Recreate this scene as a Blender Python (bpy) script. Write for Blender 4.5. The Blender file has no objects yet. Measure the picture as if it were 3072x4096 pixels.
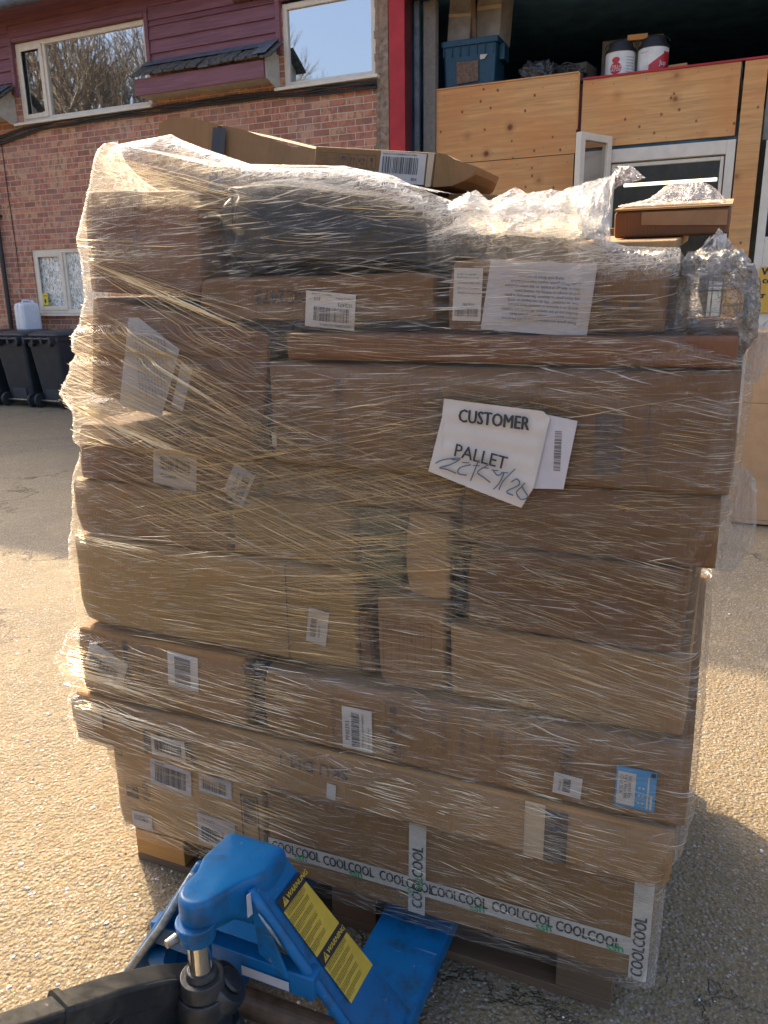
import bpy, math, random
from mathutils import Vector, Matrix, noise, Quaternion
R = math.radians
random.seed(7)
C = bpy.context.scene.collection
SC = bpy.context.scene

# ------------------------------------------------------------------ camera
cam = bpy.data.objects.new('camera', bpy.data.cameras.new('camera')); C.objects.link(cam)
cam.data.sensor_fit = 'VERTICAL'; cam.data.sensor_height = 24.0; cam.data.lens = 24*3150/4096
cam.data.clip_start = 0.05; cam.data.clip_end = 400
PIT, ROL = R(15.5), R(0.8)
fw = Vector((0, math.cos(PIT), -math.sin(PIT))); u0 = Vector((0, math.sin(PIT), math.cos(PIT))); r0 = Vector((1, 0, 0))
rr = r0*math.cos(ROL)-u0*math.sin(ROL); uu = u0*math.cos(ROL)+r0*math.sin(ROL)
cam.matrix_world = Matrix(((rr.x, uu.x, -fw.x, 0), (rr.y, uu.y, -fw.y, 0), (rr.z, uu.z, -fw.z, 1.5), (0, 0, 0, 1)))
SC.camera = cam
# ------------------------------------------------------------------ sky, sun, exposure
SUN_EL, SUN_AZ = R(32), R(-27)
w = bpy.data.worlds.new('World'); SC.world = w; w.use_nodes = True
nt = w.node_tree; bg = nt.nodes['Background']; sky = nt.nodes.new('ShaderNodeTexSky')
sky.sky_type = 'NISHITA'; sky.sun_disc = False; sky.sun_elevation = SUN_EL; sky.sun_rotation = SUN_AZ
sky.altitude = 50; sky.air_density = 0.85; sky.dust_density = 7.0; sky.ozone_density = 1.0
nt.links.new(sky.outputs[0], bg.inputs[0]); bg.inputs[1].default_value = 0.15
sd = Vector((math.sin(SUN_AZ)*math.cos(SUN_EL), math.cos(SUN_AZ)*math.cos(SUN_EL), math.sin(SUN_EL)))
sl = bpy.data.lights.new('sun', 'SUN'); sl.energy = 2.6; sl.angle = R(0.55); sl.color = (1.0, 0.78, 0.47)
so = bpy.data.objects.new('sun', sl); C.objects.link(so); so.rotation_mode = 'QUATERNION'; so.rotation_quaternion = sd.to_track_quat('Z', 'Y')
SC.view_settings.view_transform = 'Standard'; SC.view_settings.look = 'None'; SC.view_settings.exposure = 1.68; SC.view_settings.gamma = 1
cy = SC.cycles
cy.max_bounces = 8; cy.transparent_max_bounces = 20; cy.diffuse_bounces = 3; cy.glossy_bounces = 3; cy.transmission_bounces = 6
cy.sample_clamp_indirect = 6.0; cy.use_denoising = True; cy.caustics_reflective = False; cy.caustics_refractive = False

# ------------------------------------------------------------------ node helpers
class NT:
    def __init__(s, name):
        s.m = bpy.data.materials.new(name); s.m.use_nodes = True; s.t = s.m.node_tree
        s.t.nodes.clear(); s.out = s.n('ShaderNodeOutputMaterial')
    def n(s, typ, **kw):
        nd = s.t.nodes.new(typ)
        for k, v in kw.items():
            if k.startswith('i_'):
                key = k[2:]; key = int(key) if key.isdigit() else key.replace('_', ' ')
                s.set(nd, key, v)
            else: setattr(nd, k, v)
        return nd
    def set(s, nd, key, v):
        i = nd.inputs[key]
        if isinstance(v, bpy.types.NodeSocket): s.t.links.new(v, i)
        elif isinstance(v, bpy.types.Node): s.t.links.new(v.outputs[0], i)
        else:
            if isinstance(v, tuple) and len(v) == 3 and i.type == 'RGBA': v = v+(1,)
            i.default_value = v
    def math(s, op, a, b=0.0, c=None, clamp=False):
        nd = s.n('ShaderNodeMath', operation=op, use_clamp=clamp); s.set(nd, 0, a); s.set(nd, 1, b)
        if c is not None: s.set(nd, 2, c)
        return nd.outputs[0]
    def mix(s, f, a, b, blend='MIX'):
        nd = s.n('ShaderNodeMix', data_type='RGBA', blend_type=blend)
        s.set(nd, 0, f); s.set(nd, 6, a); s.set(nd, 7, b); return nd.outputs[2]
    def noise(s, vec, scale, detail=3, rough=0.5, out=0, dist=0.0):
        nd = s.n('ShaderNodeTexNoise'); s.set(nd, 'Vector', vec); nd.inputs['Scale'].default_value = scale
        nd.inputs['Detail'].default_value = detail; nd.inputs['Roughness'].default_value = rough; nd.inputs['Distortion'].default_value = dist
        return nd.outputs[out]
    def ramp(s, f, stops):
        nd = s.n('ShaderNodeValToRGB'); s.set(nd, 0, f); e = nd.color_ramp.elements
        while len(e) < len(stops): e.new(0.5)
        for el, (p, c) in zip(e, stops):
            el.position = p; el.color = (c, c, c, 1) if isinstance(c, (int, float)) else tuple(c)+(1,)
        return nd.outputs[0]
    def mapp(s, vec, sc=(1, 1, 1), rot=(0, 0, 0), loc=(0, 0, 0)):
        nd = s.n('ShaderNodeMapping'); s.set(nd, 0, vec); nd.inputs['Scale'].default_value = sc
        nd.inputs['Rotation'].default_value = rot; nd.inputs['Location'].default_value = loc; return nd.outputs[0]
    def tc(s, which='Object'): return s.n('ShaderNodeTexCoord').outputs[which]
    def bump(s, h, dist=0.002, strength=1.0, normal=None):
        nd = s.n('ShaderNodeBump'); s.set(nd, 'Height', h); nd.inputs['Distance'].default_value = dist; nd.inputs['Strength'].default_value = strength
        if normal is not None: s.set(nd, 'Normal', normal)
        return nd.outputs[0]
    def pbr(s, col, rough=0.6, metal=0.0, normal=None, spec=0.5, **kw):
        p = s.n('ShaderNodeBsdfPrincipled'); s.set(p, 'Base Color', col); s.set(p, 'Roughness', rough); s.set(p, 'Metallic', metal)
        s.set(p, 'Specular IOR Level', spec)
        if normal is not None: s.set(p, 'Normal', normal)
        for k, v in kw.items(): s.set(p, k.replace('_', ' '), v)
        s.t.links.new(p.outputs[0], s.out.inputs[0]); return p

MAT = {}
def simple(name, col, rough=0.6, metal=0.0, var=0.12, nscale=18, bumpd=0.0006, bscale=120, spec=0.5, **kw):
    k = NT(name); o = k.tc()
    n1 = k.noise(o, nscale, 4, 0.6)
    dark = tuple(c*(1-var*1.6) for c in col); light = tuple(min(1, c*(1+var)) for c in col)
    c = k.mix(k.ramp(n1, [(0.3, 0), (0.7, 1)]), dark, light)
    rn = k.math('MULTIPLY_ADD', k.noise(o, nscale*2.3, 3), 0.25, rough-0.12)
    nm = k.bump(k.noise(o, bscale, 3), bumpd) if bumpd else None
    k.pbr(c, rn, metal, nm, spec, **kw); MAT[name] = k.m; return k.m

def cardboard(name, col):
    k = NT(name); o = k.tc(); inf = k.n('ShaderNodeObjectInfo').outputs['Random']
    off = k.n('ShaderNodeVectorMath', operation='ADD'); k.set(off, 0, o); k.set(off, 1, k.n('ShaderNodeCombineXYZ', i_X=k.math('MULTIPLY', inf, 13.0)).outputs[0]); o = off.outputs[0]
    a = k.noise(k.mapp(o, (60, 60, 900)), 1.0, 3); b = k.noise(o, 5, 5, 0.65); f = k.noise(o, 600, 2)
    v = k.math('ADD', k.math('MULTIPLY', a, 0.16), k.math('ADD', k.math('MULTIPLY', b, 0.55), k.math('MULTIPLY', f, 0.15)))
    c = k.mix(k.ramp(v, [(0.3, 0), (0.62, 1)]), tuple(x*0.72 for x in col), tuple(x*1.12 for x in col))
    c = k.mix(k.math('MULTIPLY', inf, 0.35), c, tuple(x*0.55 for x in col))
    sc = k.ramp(k.noise(k.mapp(o, (1.5, 4, 30)), 2.2, 6, 0.7, dist=1.0), [(0.70, 0), (0.76, 0.5)])
    c = k.mix(sc, c, tuple(min(1, x*1.5) for x in col))
    nm = k.bump(k.math('ADD', k.math('MULTIPLY', b, 6.0), k.noise(k.mapp(o, (220, 30, 8)), 1.0, 1)), 0.0012)
    k.pbr(c, 0.72, 0, nm, 0.3); MAT[name] = k.m; return k.m

cardboard('kraft', (0.32, 0.172, 0.070)); cardboard('kraft_red', (0.21, 0.094, 0.048)); cardboard('kraft_yellow', (0.40, 0.235, 0.080)); cardboard('kraft_pale', (0.52, 0.31, 0.135)); cardboard('kraft_dark', (0.225, 0.115, 0.050)); cardboard('kraft_light', (0.40, 0.225, 0.095)); cardboard('kraft_plain', (0.62, 0.38, 0.20))
simple('paper', (0.56, 0.51, 0.47), 0.6, var=0.04, bumpd=0.0004, bscale=25)
simple('paper_grey', (0.50, 0.47, 0.49), 0.6, var=0.05, bumpd=0.0004, bscale=25)
simple('ink', (0.03, 0.03, 0.035), 0.6, var=0.1, bumpd=0)
simple('pen_ink', (0.10, 0.13, 0.16), 0.5, var=0.1, bumpd=0)
simple('ink_faint', (0.10, 0.07, 0.06), 0.7, var=0.3, nscale=60, bumpd=0)
simple('ink_green', (0.05, 0.35, 0.14), 0.6, bumpd=0)
simple('label_blue', (0.05, 0.28, 0.55), 0.45, var=0.05, bumpd=0)
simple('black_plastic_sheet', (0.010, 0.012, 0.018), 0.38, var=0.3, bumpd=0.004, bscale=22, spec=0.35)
simple('bin_plastic', (0.030, 0.036, 0.045), 0.48, var=0.2, nscale=6, bumpd=0.0004, bscale=150)
simple('rubber', (0.02, 0.022, 0.026), 0.7, bumpd=0.0005)
simple('can_plastic', (0.70, 0.73, 0.78), 0.4, var=0.05, bumpd=0.001, bscale=30, Subsurface_Weight=0.1)
simple('red_steel', (0.46, 0.022, 0.030), 0.6, var=0.12, nscale=4, bumpd=0.0005, bscale=60)
simple('dark_red_steel', (0.10, 0.018, 0.022), 0.6, var=0.2, nscale=4, bumpd=0.0005)
simple('upvc', (0.76, 0.68, 0.56), 0.38, var=0.06, nscale=9, bumpd=0.0002)
k = NT('truck_blue'); o = k.tc(); n1 = k.noise(o, 6, 4)
c = k.mix(k.ramp(n1, [(0.3, 0), (0.7, 1)]), (0.002, 0.115, 0.30), (0.003, 0.15, 0.37))
gr_ = k.ramp(k.noise(o, 14, 6, 0.7), [(0.50, 0), (0.66, 0.7)]); c = k.mix(gr_, c, (0.02, 0.055, 0.09))
chp = k.ramp(k.noise(o, 38, 5, 0.75), [(0.685, 0), (0.70, 1)]); c = k.mix(chp, c, (0.30, 0.31, 0.33))
scr = k.ramp(k.noise(k.mapp(o, (3, 40, 60), (0.4, 0.3, 0.5)), 2.0, 3, 0.6), [(0.70, 0), (0.73, 0.5)]); c = k.mix(scr, c, (0.20, 0.34, 0.50))
k.pbr(c, k.math('MULTIPLY_ADD', k.noise(o, 20, 4), 0.35, 0.22), 0, k.bump(k.math('ADD', k.noise(o, 40, 3), k.math('MULTIPLY', chp, -1.0)), 0.0008), 0.45); MAT['truck_blue'] = k.m
simple('truck_worn', (0.28, 0.34, 0.40), 0.42, 0.4, var=0.35, nscale=60, bumpd=0.0008)
k = NT('truck_black'); o = k.tc(); c = k.mix(k.ramp(k.noise(o, 9, 5, 0.7), [(0.50, 0), (0.66, 1)]), (0.016, 0.018, 0.021), (0.055, 0.052, 0.048))
c = k.mix(k.ramp(k.noise(o, 30, 6, 0.75), [(0.66, 0), (0.72, 0.6)]), c, (0.30, 0.29, 0.27)); k.pbr(c, k.math('MULTIPLY_ADD', k.noise(o, 25, 4), 0.4, 0.18), 0, k.bump(k.noise(o, 60, 4), 0.0008), 0.5); MAT['truck_black'] = k.m
simple('chrome', (0.75, 0.74, 0.70), 0.12, 1.0, var=0.04, bumpd=0)
simple('worn_steel', (0.38, 0.33, 0.28), 0.35, 0.9, var=0.3, nscale=50, bumpd=0.0005)
simple('brown_steel', (0.16, 0.095, 0.06), 0.5, 0.2, var=0.3, nscale=30, bumpd=0.0006)
simple('sticker_yellow', (0.62, 0.42, 0.05), 0.5, var=0.06, bumpd=0)
simple('sticker_black', (0.022, 0.022, 0.03), 0.5, var=0.1, bumpd=0)
simple('lead', (0.13, 0.15, 0.18), 0.5, 0.2, var=0.25, nscale=10, bumpd=0.003, bscale=14)
simple('moss_tile', (0.10, 0.09, 0.075), 0.9, var=0.5, nscale=30, bumpd=0.02, bscale=30)
simple('cable', (0.03, 0.032, 0.035), 0.5, bumpd=0)
simple('cream_board', (0.52, 0.48, 0.40), 0.7, var=0.12)
simple('crate_blue', (0.006, 0.055, 0.10), 0.42, var=0.15, bumpd=0.0004)
simple('drum_white', (0.74, 0.73, 0.70), 0.4, var=0.06, bumpd=0)
simple('drum_red', (0.50, 0.02, 0.03), 0.4, var=0.06, bumpd=0)
simple('drum_black', (0.02, 0.02, 0.024), 0.45, bumpd=0)
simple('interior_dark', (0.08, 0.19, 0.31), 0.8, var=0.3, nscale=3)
simple('dull_board', (0.30, 0.27, 0.24), 0.8, var=0.25, nscale=4)
simple('sign_yellow', (0.75, 0.42, 0.06), 0.5, var=0.05, bumpd=0)
simple('sticker_sign', (0.80, 0.60, 0.05), 0.5, var=0.05, bumpd=0)
simple('silver_bag', (0.07, 0.065, 0.065), 0.34, 0.3, var=0.3, nscale=9, bumpd=0.012, bscale=12)
simple('roof_tile', (0.16, 0.09, 0.07), 0.85, var=0.3, nscale=8)
simple('bark', (0.16, 0.13, 0.10), 0.9, var=0.3, nscale=20)
simple('clear_tape', (0.55, 0.40, 0.25), 0.12, var=0.06, bumpd=0.0005, bscale=40)
simple('gloss_tape', (0.30, 0.16, 0.085), 0.12, bumpd=0.0005, bscale=40)
simple('print_tape', (0.62, 0.57, 0.50), 0.22, var=0.1, nscale=30, bumpd=0.0012, bscale=60)
simple('blind', (0.55, 0.55, 0.50), 0.6, var=0.5, nscale=25)

# wood
def wood(name, col, knots=0.0, grain_axis=(1.2, 18, 18), gl=1.0):
    k = NT(name); o = k.tc(); inf = k.n('ShaderNodeObjectInfo').outputs['Random']
    off = k.n('ShaderNodeVectorMath', operation='ADD'); k.set(off, 0, o); k.set(off, 1, k.n('ShaderNodeCombineXYZ', i_X=k.math('MULTIPLY', inf, 9.0), i_Z=k.math('MULTIPLY', inf, 5.0)).outputs[0]); o = off.outputs[0]
    g = k.noise(k.mapp(o, grain_axis), 1.3*gl, 6, 0.62, dist=0.8); b = k.noise(o, 1.6, 3)
    c = k.mix(k.ramp(g, [(0.25, 0), (0.75, 1)]), tuple(x*0.60 for x in col), tuple(min(1, x*1.14) for x in col))
    c = k.mix(k.ramp(b, [(0.32, 0), (0.65, 0.65)]), c, (col[0]*0.85, col[1]*0.60, col[2]*0.45))
    if knots:
        vt = k.n('ShaderNodeTexVoronoi', feature='F1'); k.set(vt, 'Vector', k.mapp(o, (knots, 0.01, knots*1.0))); vt.inputs['Scale'].default_value = 1.0
        d = k.math('ADD', vt.outputs['Distance'], k.math('MULTIPLY', k.noise(o, 30, 3), 0.03))
        sel = k.math('GREATER_THAN', k.n('ShaderNodeSeparateColor', i_0=vt.outputs['Color']).outputs[0], 0.60)
        kn = k.math('MULTIPLY', k.ramp(d, [(0.085, 1), (0.12, 0.6), (0.17, 0.22), (0.32, 0)]), sel)
        c = k.mix(kn, c, (0.22, 0.06, 0.02))
        v2_ = k.n('ShaderNodeTexVoronoi', feature='F1'); k.set(v2_, 'Vector', k.mapp(o, (knots*3.1, 0.01, knots*2.6), (0, 0, 0), (3.3, 0, 1.7))); v2_.inputs['Scale'].default_value = 1.0
        s2_ = k.math('GREATER_THAN', k.n('ShaderNodeSeparateColor', i_0=v2_.outputs['Color']).outputs[1], 0.91)
        c = k.mix(k.math('MULTIPLY', k.ramp(v2_.outputs['Distance'], [(0.09, 1), (0.20, 0)]), s2_), c, (0.25, 0.07, 0.025))
    nm = k.bump(g, 0.0008); k.pbr(c, 0.62, 0, nm, 0.3); MAT[name] = k.m
wood('plywood', (0.76, 0.42, 0.17), knots=3.6); wood('pallet_wood', (0.55, 0.32, 0.11), 0, (2, 25, 25), 1.5); wood('mid_wood', (0.30, 0.18, 0.08), 0, (2, 25, 25), 1.5); wood('dark_wood', (0.17, 0.115, 0.075), 0, (2, 25, 25), 1.5)

# painted weatherboard
k = NT('weatherboard'); o = k.tc(); g = k.noise(k.mapp(o, (1.0, 20, 20)), 2, 5, 0.65)
c = k.mix(k.ramp(g, [(0.3, 0), (0.7, 1)]), (0.15, 0.062, 0.078), (0.27, 0.115, 0.14))
pe = k.ramp(k.noise(k.mapp(o, (3, 9, 12)), 2.4, 6, 0.7), [(0.66, 0), (0.70, 0.7)])
c = k.mix(pe, c, (0.34, 0.27, 0.25)); k.pbr(c, 0.6, 0, k.bump(g, 0.002), 0.4); MAT['weatherboard'] = k.m

# brick
k = NT('brick'); uv = k.n('ShaderNodeTexCoord').outputs['UV']; o = k.tc()
wob = k.n('ShaderNodeVectorMath', operation='ADD'); k.set(wob, 0, uv)
wn = k.n('ShaderNodeVectorMath', operation='SCALE'); k.set(wn, 0, k.noise(uv, 22, 3, out=1)); wn.inputs[3].default_value = 0.008; k.set(wob, 1, wn.outputs[0])
bt = k.n('ShaderNodeTexBrick'); k.set(bt, 'Vector', wob.outputs[0]); bt.inputs['Scale'].default_value = 1.0
bt.inputs['Brick Width'].default_value = 0.225; bt.inputs['Row Height'].default_value = 0.075; bt.inputs['Mortar Size'].default_value = 0.0055; bt.inputs['Mortar Smooth'].default_value = 0.15
bt.inputs['Bias'].default_value = -0.1
k.set(bt, 'Color1', (0.0, 0.0, 0.0)); k.set(bt, 'Color2', (1.0, 1.0, 1.0)); k.set(bt, 'Mortar', (0.5, 0.5, 0.5))
bc = k.ramp(bt.outputs['Color'], [(0.0, (0.33, 0.12, 0.075)), (0.3, (0.50, 0.175, 0.105)), (0.55, (0.58, 0.24, 0.14)), (0.8, (0.60, 0.34, 0.18)), (1.0, (0.42, 0.20, 0.14))])
bc = k.mix(k.ramp(k.noise(k.mapp(uv, (14, 8, 1)), 1.0, 3, 0.6), [(0.48, 0), (0.58, 0.75)]), bc, (0.20, 0.085, 0.07))
bc = k.mix(k.math('MULTIPLY', k.noise(uv, 90, 4, 0.7), 0.35), bc, (0.60, 0.36, 0.25))
mo = k.mix(k.noise(uv, 30, 3), (0.46, 0.38, 0.30), (0.72, 0.61, 0.50))
c = k.mix(bt.outputs['Fac'], bc, mo)
c = k.mix(k.ramp(k.noise(uv, 1.1, 4), [(0.45, 0), (0.75, 0.3)]), c, (0.50, 0.38, 0.34))
hb = k.math('SUBTRACT', k.math('MULTIPLY', k.noise(uv, 160, 3), 0.35), bt.outputs['Fac'])
k.pbr(c, 0.85, 0, k.bump(hb, 0.006), 0.2); MAT['brick'] = k.m

# rough render / blockwork
k = NT('rough_render'); o = k.tc(); n1 = k.noise(o, 16, 6, 0.7); n2 = k.noise(o, 3, 3)
c = k.mix(k.ramp(n1, [(0.35, 0), (0.65, 1)]), (0.17, 0.12, 0.085), (0.42, 0.32, 0.23))
c = k.mix(k.ramp(n2, [(0.45, 0), (0.6, 0.5)]), c, (0.36, 0.22, 0.15)); k.pbr(c, 0.9, 0, k.bump(n1, 0.02), 0.2); MAT['rough_render'] = k.m
k = NT('blockwork'); o = k.tc(); n1 = k.noise(o, 25, 6, 0.7)
c = k.mix(n1, (0.12, 0.11, 0.10), (0.30, 0.27, 0.24)); k.pbr(c, 0.9, 0, k.bump(n1, 0.01), 0.2); MAT['blockwork'] = k.m

# ground: worn concrete with exposed chips
k = NT('yard_surface'); o = k.tc()
v1 = k.n('ShaderNodeTexVoronoi', feature='F1'); k.set(v1, 'Vector', o); v1.inputs['Scale'].default_value = 95
v2 = k.n('ShaderNodeTexVoronoi', feature='F1'); k.set(v2, 'Vector', o); v2.inputs['Scale'].default_value = 70
v3 = k.n('ShaderNodeTexVoronoi', feature='F1'); k.set(v3, 'Vector', o); v3.inputs['Scale'].default_value = 210
nb = k.noise(o, 0.9, 5, 0.6); nf = k.noise(o, 70, 5, 0.7)
base = k.mix(k.ramp(nf, [(0.3, 0), (0.7, 1)]), (0.18, 0.130, 0.068), (0.37, 0.272, 0.128))
base = k.mix(k.ramp(nb, [(0.35, 0), (0.7, 0.5)]), base, (0.20, 0.155, 0.10))
s1 = k.n('ShaderNodeSeparateColor', i_0=v2.outputs['Color'])
chip = k.math('MULTIPLY', k.ramp(v2.outputs['Distance'], [(0.28, 1), (0.36, 0)]), k.math('GREATER_THAN', s1.outputs[0], 0.66))
chip = k.math('MULTIPLY', chip, k.ramp(k.noise(o, 5, 3), [(0.35, 0.15), (0.6, 1)]))
cc = k.mix(s1.outputs[1], (0.24, 0.20, 0.17), (0.62, 0.58, 0.52))
base = k.mix(k.ramp(k.noise(o, 0.75, 6, 0.62, dist=0.6), [(0.50, 0), (0.60, 0.38)]), base, (0.13, 0.10, 0.07)); base = k.mix(k.ramp(k.noise(o, 6.5, 6, 0.7), [(0.55, 0), (0.75, 0.55)]), base, (0.46, 0.36, 0.23))
c = k.mix(chip, base, cc)
s3 = k.n('ShaderNodeSeparateColor', i_0=v3.outputs['Color'])
c = k.mix(k.math('MULTIPLY', k.math('GREATER_THAN', s3.outputs[0], 0.7), 0.6), c, k.mix(s3.outputs[1], (0.10, 0.09, 0.08), (0.5, 0.45, 0.38)))
wv = k.n('ShaderNodeTexVoronoi', feature='DISTANCE_TO_EDGE'); k.set(wv, 'Vector', k.n('ShaderNodeVectorMath', operation='ADD', i_0=o, i_1=k.noise(o, 2.5, 6, 0.65, out=1)).outputs[0]); wv.inputs['Scale'].default_value = 0.33
crack = k.ramp(wv.outputs['Distance'], [(0.0, 1), (0.0045, 0)])
crack = k.math('MULTIPLY', crack, k.ramp(k.noise(o, 0.6, 2), [(0.48, 0), (0.56, 1)]))
c = k.mix(k.math('MULTIPLY', crack, 0.5), c, (0.07, 0.055, 0.045))
h = k.math('ADD', k.math('MULTIPLY', v1.outputs['Distance'], -0.9), k.math('ADD', k.math('MULTIPLY', nf, 1.6), k.math('MULTIPLY', chip, 0.7)))
h = k.math('SUBTRACT', h, k.math('MULTIPLY', crack, 2.5))
h = k.math('ADD', h, k.math('MULTIPLY', k.noise(o, 14, 4), 1.5))
k.pbr(c, k.math('MULTIPLY_ADD', chip, -0.3, 0.75), 0, k.bump(h, 0.008), 0.5); MAT['yard_surface'] = k.m
k = NT('chips'); at = k.n('ShaderNodeAttribute', attribute_name='tone'); c = k.mix(at.outputs['Fac'], (0.16, 0.13, 0.11), (0.92, 0.90, 0.86))
k.pbr(c, 0.35, 0, k.bump(k.noise(k.tc(), 300, 2), 0.001), 0.6); MAT['chips'] = k.m

# glass that mirrors the yard
def glass(name, wav=0.0, tint=(0.03, 0.05, 0.05), fac=0.55):
    k = NT(name); o = k.tc(); nm = k.bump(k.noise(o, 1.3, 1), 0.0012+wav, 1.0)
    if wav > 0.01: nm = k.bump(k.noise(k.mapp(o, (40, 1, 14)), 1.0, 3, 0.6), wav*0.6, 1.0, nm)
    g = k.n('ShaderNodeBsdfGlossy'); k.set(g, 0, (0.95, 0.97, 1)); g.inputs['Roughness'].default_value = 0.02 if wav < 0.01 else 0.12; k.set(g, 'Normal', nm)
    d = k.n('ShaderNodeBsdfDiffuse' if name != 'dark_glass' else 'ShaderNodeBsdfTransparent'); k.set(d, 0, tint if name != 'dark_glass' else (0.75, 0.75, 0.75))
    if name == 'obscure_glass': k.set(d, 0, k.mix(k.ramp(k.noise(k.mapp(o, (26, 1, 15)), 1.0, 4, 0.75, dist=1.5), [(0.42, 0), (0.56, 1)]), (0.10, 0.12, 0.09), (0.95, 0.96, 0.92)))
    mx = k.n('ShaderNodeMixShader'); mx.inputs[0].default_value = fac; k.set(mx, 1, d.outputs[0]); k.set(mx, 2, g.outputs[0])
    k.t.links.new(mx.outputs[0], k.out.inputs[0]); MAT[name] = k.m
glass('window_glass', fac=0.62); glass('obscure_glass', 0.05, (0.30, 0.32, 0.28), 0.35); glass('dark_glass', 0.0, (0.02, 0.02, 0.02), 0.03)
k = NT('lit_tube'); e = k.n('ShaderNodeEmission'); k.set(e, 0, (1.0, 0.97, 0.62)); e.inputs[1].default_value = 1.0; k.t.links.new(e.outputs[0], k.out.inputs[0]); MAT['lit_tube'] = k.m

# stretch film: clear sheet, many stretched ridges, thicker where it bunches
def film_mat(name, streak=0.90, crumple=0.0, base=0.015, tint=(0.96, 0.86, 0.68), gl=0.13, gr=0.16):  # warm tint puts the reflected glow of sunlit ground into the film colour
    k = NT(name); uv = k.n('ShaderNodeTexCoord').outputs['UV']; o = k.tc()
    dense = k.n('ShaderNodeAttribute', attribute_name='bunch').outputs['Fac']
    def layer(rot, sx, sy, seed, lo, hi, ms, mlo, mhi):
        v = k.mapp(uv, (1, 1, 1), (0, 0, R(rot)), (seed, seed*1.7, 0)); v = k.mapp(v, (sx, sy, 1))
        f = k.ramp(k.noise(v, 1.0, 2, 0.55), [(lo, 0), (hi, 1)])
        m = k.ramp(k.noise(k.mapp(uv, (1, 1.6, 1), (0, 0, 0), (seed*3.1, seed, 0)), ms, 3), [(mlo, 0), (mhi, 1)])
        return k.math('MULTIPLY', f, m)
    a = layer(-2, 7, 300, 1.3, 0.60, 0.68, 4.0, 0.34, 0.54)
    b = layer(-13, 7, 250, 4.1, 0.60, 0.72, 3.2, 0.42, 0.60)
    c_ = layer(10, 7, 260, 7.7, 0.60, 0.72, 3.4, 0.43, 0.60)
    d_ = layer(-5, 16, 420, 9.2, 0.59, 0.68, 6.0, 0.36, 0.56)
    st = k.math('MAXIMUM', k.math('MAXIMUM', a, b), k.math('MAXIMUM', c_, k.math('MULTIPLY', d_, 0.8)))
    def lines(sx, sy, sc_, wd, ds):
        n_ = k.math('ABSOLUTE', k.math('SUBTRACT', k.noise(k.mapp(uv, (sx, sy, 1)), sc_, 3, 0.6, dist=ds), 0.5)); return k.ramp(n_, [(0.0, 1), (wd, 0.5), (wd*3, 0.0)])
    crf = k.math('MAXIMUM', lines(9, 30, 1.0, 0.012, 0.6), k.math('MAXIMUM', lines(22, 60, 1.0, 0.016, 1.2), k.math('MULTIPLY', lines(45, 40, 1.0, 0.02, 2.0), 0.7)))
    crf = k.math('MULTIPLY', crf, k.math('ADD', k.math('MULTIPLY', dense, 1.0), crumple))
    sx_ = k.n('ShaderNodeSeparateXYZ', i_0=uv)
    def band(slope, width, off, a_):
        t_ = k.math('ADD', k.math('MULTIPLY', sx_.outputs[0], slope), k.math('ADD', sx_.outputs[1], off)); t_ = k.math('ADD', t_, k.math('MULTIPLY', k.noise(k.mapp(uv, (3, 6, 1)), 1.0, 2), 0.05))
        f_ = k.math('FRACT', k.math('DIVIDE', t_, width)); return k.ramp(f_, [(0.0, 1.0), (0.010, 0.16*a_), (0.50, 0.02), (0.52, 0.22*a_), (0.545, 0.7), (0.56, 0.03), (0.99, 0.0)])
    bands = k.math('ADD', k.math('MULTIPLY', band(0.06, 0.43, 0.1, 1.0), 0.30), k.math('ADD', k.math('MULTIPLY', band(-0.16, 0.61, 0.33, 1.0), 0.26), k.math('MULTIPLY', band(0.22, 0.75, 0.05, 1.0), 0.26)))
    haze = k.ramp(k.noise(k.mapp(uv, (2.5, 9, 1)), 1.0, 5, 0.65), [(0.46, 0), (0.76, 0.06)])
    fac = k.math('ADD', k.math('ADD', k.math('MULTIPLY', st, streak), k.math('ADD', k.math('MULTIPLY', bands, 0.55), base)), k.math('ADD', k.math('ADD', k.math('MULTIPLY', dense, 0.26), haze), crf), clamp=True)
    fac = k.math('MINIMUM', fac, 0.93)
    h = k.math('ADD', k.math('MULTIPLY', st, 1.0), k.math('ADD', k.math('MULTIPLY', k.noise(k.mapp(uv, (7, 42, 1)), 1.0, 4, 0.6), 3.0), k.math('MULTIPLY', crf, 2.0)))
    nm = k.bump(h, 0.006)
    tr = k.n('ShaderNodeBsdfTransparent'); k.set(tr, 0, (0.97, 0.965, 0.95))
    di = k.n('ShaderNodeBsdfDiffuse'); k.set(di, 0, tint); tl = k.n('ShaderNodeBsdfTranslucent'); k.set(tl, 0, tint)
    g1 = k.n('ShaderNodeBsdfGlossy'); k.set(g1, 0, (0.95, 0.95, 0.95)); g1.inputs['Roughness'].default_value = 0.22; k.set(g1, 'Normal', nm)
    m1 = k.n('ShaderNodeMixShader'); m1.inputs[0].default_value = 0.68; k.set(m1, 1, di.outputs[0]); k.set(m1, 2, tl.outputs[0])
    m2 = k.n('ShaderNodeMixShader'); m2.inputs[0].default_value = 0.28; k.set(m2, 1, m1.outputs[0]); k.set(m2, 2, g1.outputs[0])
    m3 = k.n('ShaderNodeMixShader'); k.set(m3, 0, fac); k.set(m3, 1, tr.outputs[0]); k.set(m3, 2, m2.outputs[0])
    fr = k.n('ShaderNodeFresnel'); fr.inputs['IOR'].default_value = 1.5; k.set(fr, 'Normal', nm)
    g2 = k.n('ShaderNodeBsdfGlossy'); k.set(g2, 0, (1, 1, 1)); g2.inputs['Roughness'].default_value = gr; k.set(g2, 'Normal', nm)
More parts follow.
